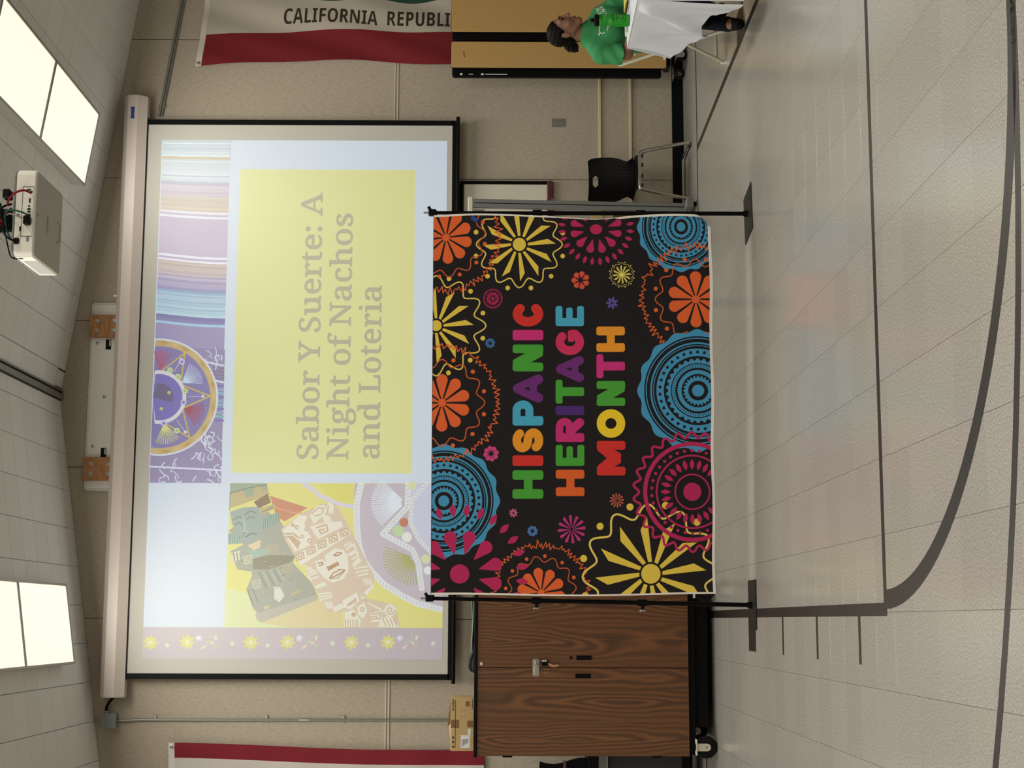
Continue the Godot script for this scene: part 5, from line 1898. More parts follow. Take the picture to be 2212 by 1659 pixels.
	b = thing("tool_case", "small black case lying on the floor under the grey rack", "case", Vector3(3.02, 0, -12.06))
	put("case", box(Vector3(0, 0.075, 0), Vector3(0.30, 0.15, 0.20), 0.012), M.black_plastic, b)
	put("handle", Geo.new().tube(curve([Vector3(-0.05, 0.15, 0), Vector3(-0.03, 0.175, 0), Vector3(0.03, 0.175, 0), Vector3(0.05, 0.15, 0)], 4), 0.006, 8), M.black_plastic, b)
	tag(put("cord", Geo.new().tube(curve([Vector3(3.19, 1.70, -11.9), Vector3(3.16, 1.60, -11.88), Vector3(3.14, 1.50, -11.88), Vector3(3.145, 1.40, -11.88), Vector3(3.18, 1.26, -11.9)]), 0.005, 8), M.black), "thin dark cord looping down the inside of the grey rack's post", "cord")


func build_black_chair() -> void:
	var o := thing("chair", "black plastic stacking chair with chrome legs and a slot in its back, by the wall", "chair", Vector3(3.582, 0, -12.25), -0.02)
	var half := func(y: float) -> float:
		var pts := [[0.45, 0.185], [0.475, 0.165], [0.50, 0.148], [0.53, 0.158], [0.57, 0.178], [0.63, 0.190], [0.70, 0.193], [0.76, 0.190], [0.80, 0.182], [0.822, 0.165]]
		for k in pts.size() - 1:
			if y <= pts[k + 1][0]:
				return lerpf(pts[k][1], pts[k + 1][1], (y - pts[k][0]) / (pts[k + 1][0] - pts[k][0]))
		return pts[-1][1]
	var back := func(u: float, v: float) -> Vector3:
		var y := lerpf(0.45, 0.822, v)
		var s := u * 2.0 - 1.0
		var dip := 0.010 * (1.0 - s * s) * smoothstep(0.75, 1.0, v) * -1.0
		var z := -0.10 - 0.07 * pow(v, 1.4) - 0.02 * sin(v * PI) + 0.035 * s * s
		return Vector3(half.call(y) * s, y + dip, z)
	# the shell is a grid with the handle slot left out
	var g := Geo.new()
	var nu := 32
	var nv := 30
	var hole := func(i: int, j: int) -> bool:
		var u := (i + 0.5) / nu
		var v := (j + 0.5) / nv
		return absf(u - 0.5) < 0.125 and absf(v - 0.83) < (0.062 if absf(u - 0.5) < 0.10 else 0.03)
	for side in 2:
		g.smooth()
		for i in nu:
			for j in nv:
				if hole.call(i, j):
					continue
				var q := []
				for c in [[i, j], [i + 1, j], [i + 1, j + 1], [i, j + 1]]:
					q.append(back.call(float(c[0]) / nu, float(c[1]) / nv) - Vector3(0, 0, 0.008 * side))
				g.quad(q[0], q[1], q[2], q[3], Vector3(0, 0, 1.0 - 2.0 * side))
	g.flat()
	for i in nu:
		for j in nv:
			if hole.call(i, j):
				continue
			for e in [[1, 0, [1, 0], [1, 1]], [-1, 0, [0, 0], [0, 1]], [0, 1, [0, 1], [1, 1]], [0, -1, [0, 0], [1, 0]]]:
				var ni: int = i + e[0]
				var nj: int = j + e[1]
				if ni < 0 or nj < 0 or ni >= nu or nj >= nv or hole.call(ni, nj):
					var a: Vector3 = back.call(float(i + e[2][0]) / nu, float(j + e[2][1]) / nv)
					var b: Vector3 = back.call(float(i + e[3][0]) / nu, float(j + e[3][1]) / nv)
					var d := Vector3(0, 0, 0.008)
					g.quad(a, b, b - d, a - d, Vector3(e[0], e[1], 0))
	put("backrest", g, M.black_plastic, o)
	var ribs := Geo.new()
	for k in 11:
		var s := (k - 5) / 5.0
		var path := []
		for i in 9:
			var v := lerpf(0.03, 0.52, i / 8.0)
			path.append(back.call(0.5 + s * lerpf(0.40, 0.46, v), v) + Vector3(0, 0, 0.0005))
		ribs.tube(path, [0.003, 0.0035, 0.0035, 0.0035, 0.003, 0.003, 0.0025, 0.002, 0.001], 6)
	put("ribs", ribs, M.black_plastic, o)
	put("seat", Geo.new().sheet(func(u: float, v: float):
		var s: float = u * 2.0 - 1.0
		var w := lerpf(0.150, 0.136, v)
		return Vector3(w * s, 0.452 - 0.014 * (1.0 - s * s) * sin(v * PI) - 0.03 * smoothstep(0.8, 1.0, v) * 1.0, lerpf(-0.10, 0.175, v)), 20, 16, 0.010, Vector3(0, 1, 0)), M.black_plastic, o)
	var front := [Vector3(-0.228, 0.016, -0.28)]
	front.append_array(curve([Vector3(-0.236, 0.016, 0.10), Vector3(-0.236, 0.022, 0.17), Vector3(-0.228, 0.06, 0.19), Vector3(-0.190, 0.24, 0.19), Vector3(-0.156, 0.395, 0.19), Vector3(-0.128, 0.420, 0.19), Vector3(0.0, 0.420, 0.19), Vector3(0.128, 0.420, 0.19), Vector3(0.156, 0.395, 0.19), Vector3(0.190, 0.24, 0.19), Vector3(0.228, 0.06, 0.19), Vector3(0.236, 0.022, 0.17), Vector3(0.236, 0.016, 0.10)], 5))
	front.append(Vector3(0.228, 0.016, -0.28))
	put("sled_frame", Geo.new().tube(front, 0.0145, 12), M.chrome, o)
	put("rear_bar", Geo.new().tube([Vector3(-0.228, 0.016, -0.28), Vector3(0.228, 0.016, -0.28)], 0.0135, 12), M.chrome, o)
	for s in [-1.0, 1.0]:
		put("seat_rail", Geo.new().tube([Vector3(s * 0.12, 0.424, 0.19), Vector3(s * 0.12, 0.434, -0.08)], 0.010, 10), M.chrome, o)
		for f in [0.10, -0.20]:
			put("foot", box(Vector3(s * 0.233, 0.007, f), Vector3(0.03, 0.014, 0.05), 0.003), M.rubber, o)
		for e in [0.045, 0.12]:
			put("bumper", box(Vector3(s * e, 0.403, 0.19), Vector3(0.028, 0.022, 0.022), 0.004), M.dark_red, o)


func build_folded_table() -> void:
	# a cafeteria table folded upright on its casters: two tops, dark benches and frame between them
	var o := thing("folded_table", "folded cafeteria table standing upright on casters, its two tan tops facing the room", "table", Vector3(4.85, 0, -12.3))
	var at := -o.position
	var zf := -12.2
	for e in [[4.489, 4.711], [4.796, 5.34]]:
		var w: float = e[1] - e[0]
		var poly := moved(rounded(w, 1.767, 0.018), Vector2((e[0] + e[1]) / 2, 1.0655))
		var t := put("table_top", Geo.new().prism(poly, -0.028, Transform3D(Basis(), Vector3(0, 0, zf) + at), 0.003), M.tan_top, o)
		put("edge_band", Geo.new().prism(moved(rounded(w + 0.006, 1.773, 0.02), Vector2((e[0] + e[1]) / 2, 1.0655)), -0.012, Transform3D(Basis(), Vector3(0, 0, zf - 0.008) + at), 0.002), M.black_plastic, t)
	put("scuff", box(Vector3(4.60, 1.845, zf + 0.0005) + at, Vector3(0.055, 0.010, 0.001), 0.0, Basis(Vector3(0, 0, 1), 0.15)), M.card_dark, o)
	var bench := put("bench", Geo.new().prism(moved(rounded(0.30, 1.73, 0.02), Vector2(4.59, 1.08)), -0.04, Transform3D(Basis(), Vector3(0, 0, zf - 0.09) + at), 0.004), M.black, o)
	bench.set_meta("label", "black bench seen edge-on")
	put("bench", Geo.new().prism(moved(rounded(0.62, 1.74, 0.02), Vector2(5.05, 1.075)), -0.04, Transform3D(Basis(), Vector3(0, 0, zf - 0.05) + at), 0.004), M.black, o)
	for y in [0.26, 1.1, 1.82]:
		put("frame_bar", box(Vector3(4.85, y, zf - 0.17) + at, Vector3(0.72, 0.04, 0.03), 0.004), M.black_metal, o)
	for x in [4.56, 5.1]:
		put("frame_post", box(Vector3(x, 1.0, zf - 0.17) + at, Vector3(0.04, 1.7, 0.04), 0.004), M.black_metal, o)
	var marks := Geo.new()
	for m in [[1.87, 0.02, 0.016], [1.79, 0.035, 0.006], [1.695, 0.022, 0.014], [1.58, 0.18, 0.007]]:
		marks.box(Vector3(4.462, m[0], zf - 0.0895) + at, Vector3(m[2], m[1], 0.001), 0.0)
	put("warning_label", marks, M.paper, o)
	put("foot_beam", box(Vector3(4.86, 0.165, zf - 0.14) + at, Vector3(0.66, 0.05, 0.16), 0.006), M.black_metal, o)
	for c in [Vector3(4.63, 0, -12.28), Vector3(4.545, 0, -12.49), Vector3(5.1, 0, -12.30), Vector3(5.1, 0, -12.44)]:
		caster(o, c + at, 0.05, 0.028, M.chrome)


# ---------------------------------------------------------------- check-in table

func build_cloth_table() -> void:
	var x0 := 3.50
	var o := thing("folding_table", "folding table hidden under the white cloth at the right", "table", Vector3(x0 + 0.93, 0, -8.78))
	put("table_top", box(Vector3(0, 0.727, 0), Vector3(1.83, 0.03, 0.73), 0.006), M.white_paint, o)
	for s in [-1.0, 1.0]:
		put("leg", Geo.new().tube(curve([Vector3(s * 0.58, 0.0, -0.28), Vector3(s * 0.58, 0.36, -0.27), Vector3(s * 0.58, 0.71, -0.26)], 3), 0.014, 10), M.grey_metal, o)
		put("leg", Geo.new().tube(curve([Vector3(s * 0.58, 0.0, 0.28), Vector3(s * 0.58, 0.36, 0.27), Vector3(s * 0.58, 0.71, 0.26)], 3), 0.014, 10), M.grey_metal, o)
		put("leg_brace", Geo.new().tube([Vector3(s * 0.58, 0.30, -0.27), Vector3(s * 0.58, 0.30, 0.27)], 0.010, 8), M.grey_metal, o)
	var hem := func(z: float) -> float:
		var pts := [[-9.29, 0.463], [-9.17, 0.40], [-9.04, 0.345], [-8.95, 0.300], [-8.87, 0.283], [-8.83, 0.325], [-8.757, 0.337], [-8.66, 0.30], [-8.56, 0.260], [-8.53, 0.205], [-8.40, 0.142], [-8.2, 0.14]]
		for k in pts.size() - 1:
			if z <= pts[k + 1][0]:
				return lerpf(pts[k][1], pts[k + 1][1], (z - pts[k][0]) / (pts[k + 1][0] - pts[k][0]))
		return 0.14
	var c := thing("tablecloth", "white tablecloth draped unevenly over the check-in table, hanging in a point at its corner", "tablecloth", Vector3(x0 + 0.93, 0.745, -8.78))
	var off := -c.position
	put("top", Geo.new().sheet(func(u: float, v: float): return Vector3(lerpf(x0 - 0.006, x0 + 1.85, u), 0.748 + 0.0012 * sin(u * 60.0) * sin(v * 9.0), lerpf(-8.405, -9.156, v)) + off, 24, 16, 0.003, Vector3(0, 1, 0)), M.linen, c)
	put("side_drape", Geo.new().sheet(func(u: float, v: float):
		var zt := lerpf(-9.156, -8.405, u)
		var zb := lerpf(-9.29, -8.40, u)
		var y0: float = hem.call(zb)
		var s := pow(v, 0.85)
		var z := lerpf(zt, zb, s)
		var fold = 0.016 * sin(u * 13.0 + v * 1.6 + 0.4) * smoothstep(0.05, 0.8, v) + 0.006 * sin(u * 37.0 - v * 3.0) * v * v + 0.022 * exp(-pow((u - 0.93 + 0.40 * v) * 16.0, 2.0)) * smoothstep(0.0, 0.15, v) + 0.016 * exp(-pow((u - 0.86 + 0.36 * v) * 22.0, 2.0)) * smoothstep(0.0, 0.2, v) - 0.02 * exp(-pow((u - 0.12 - 0.30 * v) * 10.0, 2.0)) * v
		var corner := 0.03 * exp(-u * 14.0) * sin(v * PI * 0.8)
		var roll := 0.006 * (1.0 - pow(1.0 - minf(v * 14.0, 1.0), 2.0))
		return Vector3(x0 - roll - 0.012 * v - fold + corner, lerpf(0.748 - 0.0, y0, v), z) + off, 56, 40, 0.003, Vector3(-1, 0, 0)), M.linen, c)
	put("front_drape", Geo.new().sheet(func(u: float, v: float):
		var fold := 0.020 * sin(u * 34.0 + v) * smoothstep(0.05, 0.9, v)
		return Vector3(lerpf(x0 - 0.006, x0 + 1.85, u) - 0.012 * v * (1.0 - u), lerpf(0.748, 0.142, v), -8.405 + 0.010 * v + fold * 0.7 + 0.006 * minf(v * 14.0, 1.0)) + off, 60, 20, 0.003, Vector3(0, 0, 1)), M.linen, c)
	put("back_drape", Geo.new().sheet(func(u: float, v: float):
		var fold := 0.015 * sin(u * 30.0 + v) * smoothstep(0.05, 0.9, v)
		return Vector3(lerpf(x0 - 0.006 - 0.012 * v, x0 + 1.85, u), lerpf(0.748, 0.463, v), -9.156 - 0.13 * v * exp(-u * 5.0) - 0.01 * v - fold * (1.0 - exp(-u * 20.0))) + off, 60, 12, 0.003, Vector3(0, 0, -1)), M.linen, c)
	# on the table
	var b := thing("water_bottle", "green squeeze bottle with black cap standing on the white tablecloth", "bottle", Vector3(3.593, 0.749, -8.95), 0.35)
	var prof := [Vector2(0.0, 0.002), Vector2(0.032, 0.0), Vector2(0.037, 0.006), Vector2(0.037, 0.112), Vector2(0.035, 0.120), Vector2(0.0325, 0.128), Vector2(0.0325, 0.138), Vector2(0.036, 0.146), Vector2(0.0375, 0.156), Vector2(0.0365, 0.176), Vector2(0.034, 0.184), Vector2(0.0, 0.185)]
	put("body", Geo.new().lathe(prof, 32), M.bottle, b)
	put("cap", Geo.new().lathe([Vector2(0.0, 0.183), Vector2(0.0345, 0.183), Vector2(0.036, 0.188), Vector2(0.036, 0.205), Vector2(0.033, 0.211), Vector2(0.012, 0.214), Vector2(0.011, 0.224), Vector2(0.013, 0.226), Vector2(0.012, 0.230), Vector2(0.007, 0.236), Vector2(0.0, 0.237)], 28), M.black_plastic, b)
	var marks := Geo.new()
	for k in 9:
		for side in [-1.0, 1.0]:
			var y := 0.028 + k * 0.0095 + (0.012 if k > 2 else 0.0) + (0.008 if k > 4 else 0.0)
			if y > 0.112:
				y += 0.055
			var wide: float = [0.9, 0.35, 0.8, 0.5, 0.75, 0.9, 0.6, 0.9, 0.4][k]
			var a0: float = (0.12 if side > 0.0 else -0.12 - wide * 0.85)
			var path := []
			for i in 7:
				var a := PI / 2 + a0 + wide * 0.85 * i / 6.0
				path.append(Vector3(cos(a) * 0.0372, y, sin(a) * 0.0372))
			marks.tube(path, 0.0016, 5)
	put("print", marks, M.black, b)
	for k in 3:
		var f := thing("book", ["white folder at the bottom of the small stack on the table", "black booklet in the middle of the small stack on the table", "thin yellow booklet on top of the small stack on the table"][k], "book", Vector3(3.785 + 0.008 * k, 0.749 + 0.0082 * k, -8.98), 0.05 * k - 0.06, "booklets behind the bottle")
		put("cover", box(Vector3(0, 0.001, 0), Vector3(0.23, 0.002, 0.16), 0.0), [M.paper, M.black, M.yellow][k], f)
		put("pages", box(Vector3(0.001, 0.004, 0), Vector3(0.224, 0.004, 0.154), 0.0), M.paper if k != 1 else M.dark_cloth, f)
		put("cover", box(Vector3(0, 0.007, 0), Vector3(0.23, 0.002, 0.16), 0.0), [M.paper, M.black, M.yellow][k], f)
	var pad := thing("paper_pad", "small white paper pad at the back corner of the white table, by the bottle", "paper", Vector3(3.60, 0.749, -9.09), 0.1)
	put("sheet", box(Vector3(0, 0.007, 0), Vector3(0.085, 0.014, 0.06), 0.001), M.paper, pad)

	# the person's folding chair
	var fr := Vector3(3.855, 0, -9.714)     # front foot nearest the viewer
	var rr := Vector3(3.763, 0, -10.11)
	var across := Vector3(0.974, 0, -0.226) * 0.42
	o = thing("folding_chair", "white folding chair with steel tube frame under the seated person", "chair", (fr + rr + across) / 2.0)
	off = -o.position
	var top := Vector3(3.752, 0.715, -10.15)
	for k in 2:
		var s: Vector3 = across * k
		put("leg", Geo.new().tube([fr + s + off + Vector3(0, 0.01, 0), top + s + off], 0.011, 10), M.cream_metal, o)
		var hinge := fr.lerp(top, 0.50) + Vector3(0.02, 0.02, 0.10)
		put("leg", Geo.new().tube([rr + s + off + Vector3(0, 0.01, 0), hinge + s + off], 0.011, 10), M.cream_metal, o)
		for f in [fr, rr]:
			put("foot", Geo.new().lathe([Vector2(0.014, 0.0), Vector2(0.014, 0.03), Vector2(0.011, 0.034)], 12, Transform3D(Basis(), f + s + off)), M.paper, o)
	put("cross_tube", Geo.new().tube([rr.lerp(fr, 0.05) + Vector3(0, 0.06, 0) + off, rr.lerp(fr, 0.05) + Vector3(0, 0.06, 0) + across + off], 0.010, 10), M.cream_metal, o)
	put("cross_tube", Geo.new().tube([fr.lerp(top, 0.16) + off, fr.lerp(top, 0.16) + across + off], 0.010, 10), M.cream_metal, o)
	put("cross_tube", Geo.new().tube([top + off, top + Vector3(0, 0.03, -0.015) + across * 0.08 + off, top + Vector3(0, 0.03, -0.015) + across * 0.92 + off, top + across + off], 0.011, 10), M.cream_metal, o)
	var face := Vector3(0.226, 0, 0.974)
	put("seat", Geo.new().sheet(func(u: float, v: float): return fr + across * lerpf(0.03, 0.97, u) + face * lerpf(-0.40, 0.0, v) + Vector3(0, 0.425 - 0.012 * sin(u * PI) * sin(v * PI) - 0.02 * smoothstep(0.85, 1.0, v), 0) + off, 12, 12, 0.016, Vector3(0, 1, 0)), M.white_paint, o)
	put("backrest", Geo.new().sheet(func(u: float, v: float): return top + across * lerpf(0.12, 0.97, u) + Vector3(0, lerpf(-0.10, 0.0, v), 0) + face * (lerpf(0.06, 0.0, v) - 0.02 * sin(u * PI)) + off, 12, 8, 0.012, face), M.white_paint, o)


# ---------------------------------------------------------------- bodies as one surface

class Field:
	# a list of round bones joined softly; each entry is [kind, ...]
	var bones := []
	var k := 0.02
	var cuts := []
	var ripple = null

	func cap(a: Vector3, b: Vector3, ra: float, rb: float) -> void:
		bones.append([0, a, b - a, ra, rb, (b - a).length_squared()])

	func egg(c: Vector3, r: Vector3, axes := Basis()) -> void:
		bones.append([1, c, r, axes.transposed()])

	func dent(c: Vector3, r: float) -> void:
		cuts.append([0, c, r])

	func slice(at: Vector3, out: Vector3) -> void:      # takes away what lies beyond a plane
		cuts.append([1, at, out.normalized()])

	func at(p: Vector3) -> float:
		var d := 1e9
		for b in bones:
			var e: float
			if b[0] == 0:
				var q: Vector3 = p - b[1]
				var t := clampf(q.dot(b[2]) / b[5], 0.0, 1.0)
				e = (q - b[2] * t).length() - lerpf(b[3], b[4], t)
			else:
				var q: Vector3 = b[3] * (p - b[1])
				var k0 = (q / b[2]).length()
				var k1 = (q / (b[2] * b[2])).length()
				e = k0 * (k0 - 1.0) / maxf(k1, 1e-6)
			if d > 1e8:
				d = e
			else:
				var h := maxf(k - absf(d - e), 0.0) / k
				d = minf(d, e) - h * h * k * 0.25
		for c in cuts:
			var e: float
			if c[0] == 0:
				e = c[2] - (p - c[1]).length()
				var h := maxf(k * 0.5 - absf(d - e), 0.0) / (k * 0.5)
				d = maxf(d, e) + h * h * k * 0.125
			else:
				d = maxf(d, (p - c[1]).dot(c[2]))
		if ripple != null:
			d += ripple.call(p)
		return d

	func mesh(lo: Vector3, hi: Vector3, cell: float, into: Array) -> void:   # surface nets, appended to [points, normals, index]
		var n := Vector3i(((hi - lo) / cell).ceil()) + Vector3i(2, 2, 2)
		n = Vector3i((n.x + 3) / 4 * 4 + 1, (n.y + 3) / 4 * 4 + 1, (n.z + 3) / 4 * 4 + 1)
		var val := PackedFloat32Array()
		val.resize(n.x * n.y * n.z)
		val.fill(1e3)
		var reach := cell * 4.0 * 0.87 + 0.03
		var live := []
		for bz in (n.z - 1) / 4:
			for by in (n.y - 1) / 4:
				for bx in (n.x - 1) / 4:
					var c := lo + (Vector3(bx, by, bz) * 4.0 + Vector3(2, 2, 2)) * cell
					var d := at(c)
					if absf(d) > reach:
						if d < 0.0:
							for z in 5:
								for y in 5:
									for x in 5:
										var i0 := ((bz * 4 + z) * n.y + by * 4 + y) * n.x + bx * 4 + x
										if val[i0] == 1e3:
											val[i0] = -1.0
						continue
					live.append(Vector3i(bx, by, bz))
					for z in 5:
						for y in 5:
							for x in 5:
								var i0 := ((bz * 4 + z) * n.y + by * 4 + y) * n.x + bx * 4 + x
								if absf(val[i0]) >= 1.0:
									val[i0] = at(lo + Vector3(bx * 4 + x, by * 4 + y, bz * 4 + z) * cell)
		var pts: PackedVector3Array = into[0]
		var first := pts.size()
		var idx: PackedInt32Array = into[2]
		var where := {}
		var step := [1, n.x, n.x * n.y]
		for b in live:
			for z in 4:
				for y in 4:
					for x in 4:
						var g := Vector3i(b.x * 4 + x, b.y * 4 + y, b.z * 4 + z)
						var i0 := (g.z * n.y + g.y) * n.x + g.x
						var mask := 0
						for c in 8:
							if val[i0 + (c & 1) + (c >> 1 & 1) * n.x + (c >> 2) * n.x * n.y] < 0.0:
								mask |= 1 << c
						if mask == 0 or mask == 255:
							continue
						var sum := Vector3.ZERO
						var cnt := 0
						for c in 8:
							for ax in 3:
								var bit := 1 << ax
								if c & bit:
									continue
								var c2 := c | bit
								if (mask >> c & 1) == (mask >> c2 & 1):
									continue
								var va := val[i0 + (c & 1) + (c >> 1 & 1) * n.x + (c >> 2) * n.x * n.y]
								var vb := val[i0 + (c2 & 1) + (c2 >> 1 & 1) * n.x + (c2 >> 2) * n.x * n.y]
								var p := Vector3(c & 1, c >> 1 & 1, c >> 2)
								p[ax] = va / (va - vb)
								sum += p
								cnt += 1
						where[i0] = pts.size()
						pts.append(lo + (Vector3(g) + sum / cnt) * cell)
		for i0 in where:
			for ax in 3:
				var i1: int = i0 + step[ax]
				var na: int = step[(ax + 1) % 3]
				var nb: int = step[(ax + 2) % 3]
				if (val[i0] < 0.0) == (val[i1] < 0.0):
					continue
				if not (where.has(i0 - na) and where.has(i0 - nb) and where.has(i0 - na - nb)):
					continue
				var q := [where[i0], where[i0 - na], where[i0 - na - nb], where[i0 - nb]]
				if val[i0] < 0.0:
					q.reverse()
				for t in [q[0], q[1], q[2], q[0], q[2], q[3]]:
					idx.append(t)
		var nrm: PackedVector3Array = into[1]
		for i in range(first, pts.size()):
			var p := pts[i]
			var e := cell * 0.6
			nrm.append(Vector3(at(p + Vector3(e, 0, 0)) - at(p - Vector3(e, 0, 0)), at(p + Vector3(0, e, 0)) - at(p - Vector3(0, e, 0)), at(p + Vector3(0, 0, e)) - at(p - Vector3(0, 0, e))).normalized())
		into[0] = pts
		into[1] = nrm
		into[2] = idx


func surface(into: Array) -> ArrayMesh:
	var arrays := []
	arrays.resize(Mesh.ARRAY_MAX)
	arrays[Mesh.ARRAY_VERTEX] = into[0]
	arrays[Mesh.ARRAY_NORMAL] = into[1]
	arrays[Mesh.ARRAY_INDEX] = into[2]
	var m := ArrayMesh.new()
	m.add_surface_from_arrays(Mesh.PRIMITIVE_TRIANGLES, arrays)
	return m


func fresh() -> Array:
	return [PackedVector3Array(), PackedVector3Array(), PackedInt32Array()]


func build_person() -> void:
	var seat := Vector3(3.79, 0.0, -9.93)
	var o := thing("person", "person in green shirt with dark hair in a low bun, seated behind the white table", "person", seat)
	var s := -seat
	var rb := Vector3(-0.96, 0, 0.28)
	var fb := Vector3(0.28, 0, 0.96)
	var up := Vector3.UP
	var neck := Vector3(3.842, 0.955, -9.825) + s
	var chest := Vector3(3.875, 0.82, -9.85) + s
	var waist := Vector3(3.925, 0.665, -9.91) + s
	var pelvis := Vector3(3.95, 0.525, -9.94) + s
	var sh := [neck + rb * 0.158 - up * 0.098, neck - rb * 0.158 - up * 0.098]
	var el := [Vector3(3.680, 0.700, -9.735) + s, Vector3(4.105, 0.70, -9.83) + s]
	var wr := [Vector3(3.865, 0.668, -9.535) + s, Vector3(4.02, 0.665, -9.60) + s]
	var hip := [pelvis + rb * 0.085, pelvis - rb * 0.085]
	var kn := [Vector3(3.86, 0.53, -9.52) + s, Vector3(4.05, 0.535, -9.56) + s]
	var an := [Vector3(3.745, 0.085, -9.385) + s, Vector3(3.835, 0.16, -9.40) + s]
	var toe := [Vector3(3.70, 0.028, -9.27) + s, Vector3(3.735, 0.235, -9.335) + s]
	# head: its own axes, right / up / forward
	var hf := Vector3(0.789, 0, 0.615).normalized()
	var hr := hf.cross(up)
	var hc := Vector3(3.858, 1.125, -9.80) + s
	var ax := Basis(hr, up, hf)
	var h := func(x: float, y: float, z: float) -> Vector3: return hc + ax * Vector3(x, y, z)

	# skin: one continuous surface, finer grids for head and hands
	var body := Field.new()
	body.k = 0.035
	body.cap(h.call(0, -0.07, -0.015), neck + Vector3(0, -0.01, 0), 0.047, 0.053)
	body.cap(sh[0], sh[1], 0.046, 0.046)
	for e in [-1.0, 1.0]:
		body.cap(chest + rb * 0.065 * e, waist + rb * 0.055 * e, 0.085, 0.078)
		body.cap(waist + rb * 0.055 * e, pelvis + rb * 0.065 * e, 0.078, 0.092)
	for k in 2:
		body.cap(sh[k], el[k], 0.042, 0.033)
		body.cap(el[k], wr[k], 0.033, 0.023)
		body.cap(hip[k], kn[k], 0.078, 0.052)
		body.cap(kn[k], an[k], 0.050, 0.034)
		body.cap(an[k], toe[k], 0.034, 0.024)
	var out := fresh()
	body.mesh(Vector3(3.54, 0.0, -10.12) + s, Vector3(4.24, 1.06, -9.20) + s, 0.013, out)
	var head := Field.new()
	head.k = 0.022
	head.egg(h.call(0, 0.012, -0.008), Vector3(0.071, 0.083, 0.090), ax)
	head.egg(h.call(0, -0.040, 0.034), Vector3(0.057, 0.076, 0.060), ax)
	head.egg(h.call(0, -0.108, 0.070), Vector3(0.024, 0.019, 0.026), ax)
	for e in [-1.0, 1.0]:
		head.cap(h.call(e * 0.047, -0.062, 0.005), h.call(e * 0.017, -0.113, 0.072), 0.019, 0.014)
		head.egg(h.call(e * 0.036, -0.038, 0.062), Vector3(0.026, 0.024, 0.026), ax)
		head.dent(h.call(e * 0.032, -0.004, 0.101), 0.014)
	head.cap(h.call(-0.036, 0.016, 0.078), h.call(0.036, 0.016, 0.078), 0.013, 0.013)
	head.cap(h.call(0, -0.080, -0.015), h.call(0, -0.135, -0.02), 0.047, 0.050)
	var fine := Field.new()
	fine.bones = head.bones
	fine.cuts = head.cuts
	fine.k = 0.022
	var nose := Field.new()
	nose.k = 0.009
	nose.cap(h.call(0, 0.004, 0.090), h.call(0, -0.036, 0.111), 0.007, 0.0115)
	nose.egg(h.call(0, -0.041, 0.107), Vector3(0.016, 0.010, 0.014), ax)
	nose.egg(h.call(0, -0.0705, 0.0935), Vector3(0.021, 0.0055, 0.0085), ax)
	nose.egg(h.call(0, -0.0825, 0.0915), Vector3(0.019, 0.0065, 0.0090), ax)
	for e in [-1.0, 1.0]:
		nose.egg(h.call(e * 0.073, -0.026, -0.006), Vector3(0.008, 0.031, 0.019), ax * Basis(Vector3.UP, e * 0.35))
		nose.cap(h.call(e * 0.080, 0.000, -0.014), h.call(e * 0.079, -0.045, -0.006), 0.005, 0.005)
	var both := JoinedField.new()
	both.a = fine
	both.b = nose
	both.k = 0.010
	both.mesh(h.call(0, 0, 0) - Vector3(0.145, 0.165, 0.145), h.call(0, 0, 0) + Vector3(0.145, 0.115, 0.145), 0.0038, out)
	for k in 2:
		hand(wr[k], (kn[k] - wr[k] + Vector3(0, 0.055, 0)).normalized(), (rb if k == 0 else -rb), out)
	put("body", surface(out), M.skin, o)

	# clothes follow the body a little outside it
	var shirt := Field.new()
	shirt.k = 0.05
	shirt.cap(sh[0], sh[1], 0.058, 0.058)
	shirt.cap(neck + up * 0.012, neck - up * 0.05, 0.062, 0.085)
	for e in [-1.0, 1.0]:
		shirt.cap(neck + up * 0.0 + rb * 0.03 * e, sh[0 if e > 0.0 else 1] + up * 0.012, 0.056, 0.052)
	for e in [-1.0, 1.0]:
		shirt.cap(chest + rb * 0.068 * e, waist + rb * 0.066 * e, 0.103, 0.104)
		shirt.cap(waist + rb * 0.066 * e, pelvis + rb * 0.075 * e + up * 0.03, 0.104, 0.114)
		shirt.egg(chest + fb * 0.075 + rb * 0.062 * e - up * 0.03, Vector3(0.066, 0.062, 0.060))
	var nc: Vector3 = neck + up * 0.044 + fb * 0.004
	shirt.slice(nc, up - fb * 0.30)
	shirt.ripple = func(p: Vector3) -> float: return 0.0035 * sin(p.x * 55.0 + p.y * 34.0) * sin(p.y * 41.0 - p.z * 29.0)
	var so := fresh()
	shirt.mesh(Vector3(3.50, 0.42, -10.14) + s, Vector3(4.20, 1.02, -9.60) + s, 0.011, so)
	for k in 2:
		var sl := Field.new()
		sl.k = 0.02
		var dir: Vector3 = (el[k] - sh[k]).normalized()
		sl.cap(sh[k] - dir * 0.01, el[k] + dir * 0.01, 0.062, 0.073)
		sl.slice(el[k] - dir * 0.030, (dir - fb * 0.25 - rb * (0.2 if k == 0 else -0.2)).normalized())
		sl.dent(el[k] + dir * 0.012, 0.060)
		sl.ripple = func(p: Vector3) -> float: return 0.0045 * sin(p.x * 48.0 - p.y * 62.0 + p.z * 22.0) * smoothstep(0.02, 0.10, (p - sh[k]).dot(dir))
		sl.mesh(sh[k].min(el[k]) - Vector3(0.11, 0.11, 0.11), sh[k].max(el[k]) + Vector3(0.11, 0.11, 0.11), 0.0085, so)
	put("shirt", surface(so), M.shirt, o)
	var tr := Field.new()
	tr.k = 0.03
	for k in 2:
		tr.cap(hip[k], kn[k], 0.090, 0.064)
		tr.cap(kn[k], an[k] + up * 0.0, 0.062, 0.048)
	tr.cap(hip[0], hip[1], 0.098, 0.098)
	var to := fresh()
	tr.mesh(Vector3(3.56, 0.0, -10.12) + s, Vector3(4.16, 0.68, -9.28) + s, 0.012, to)
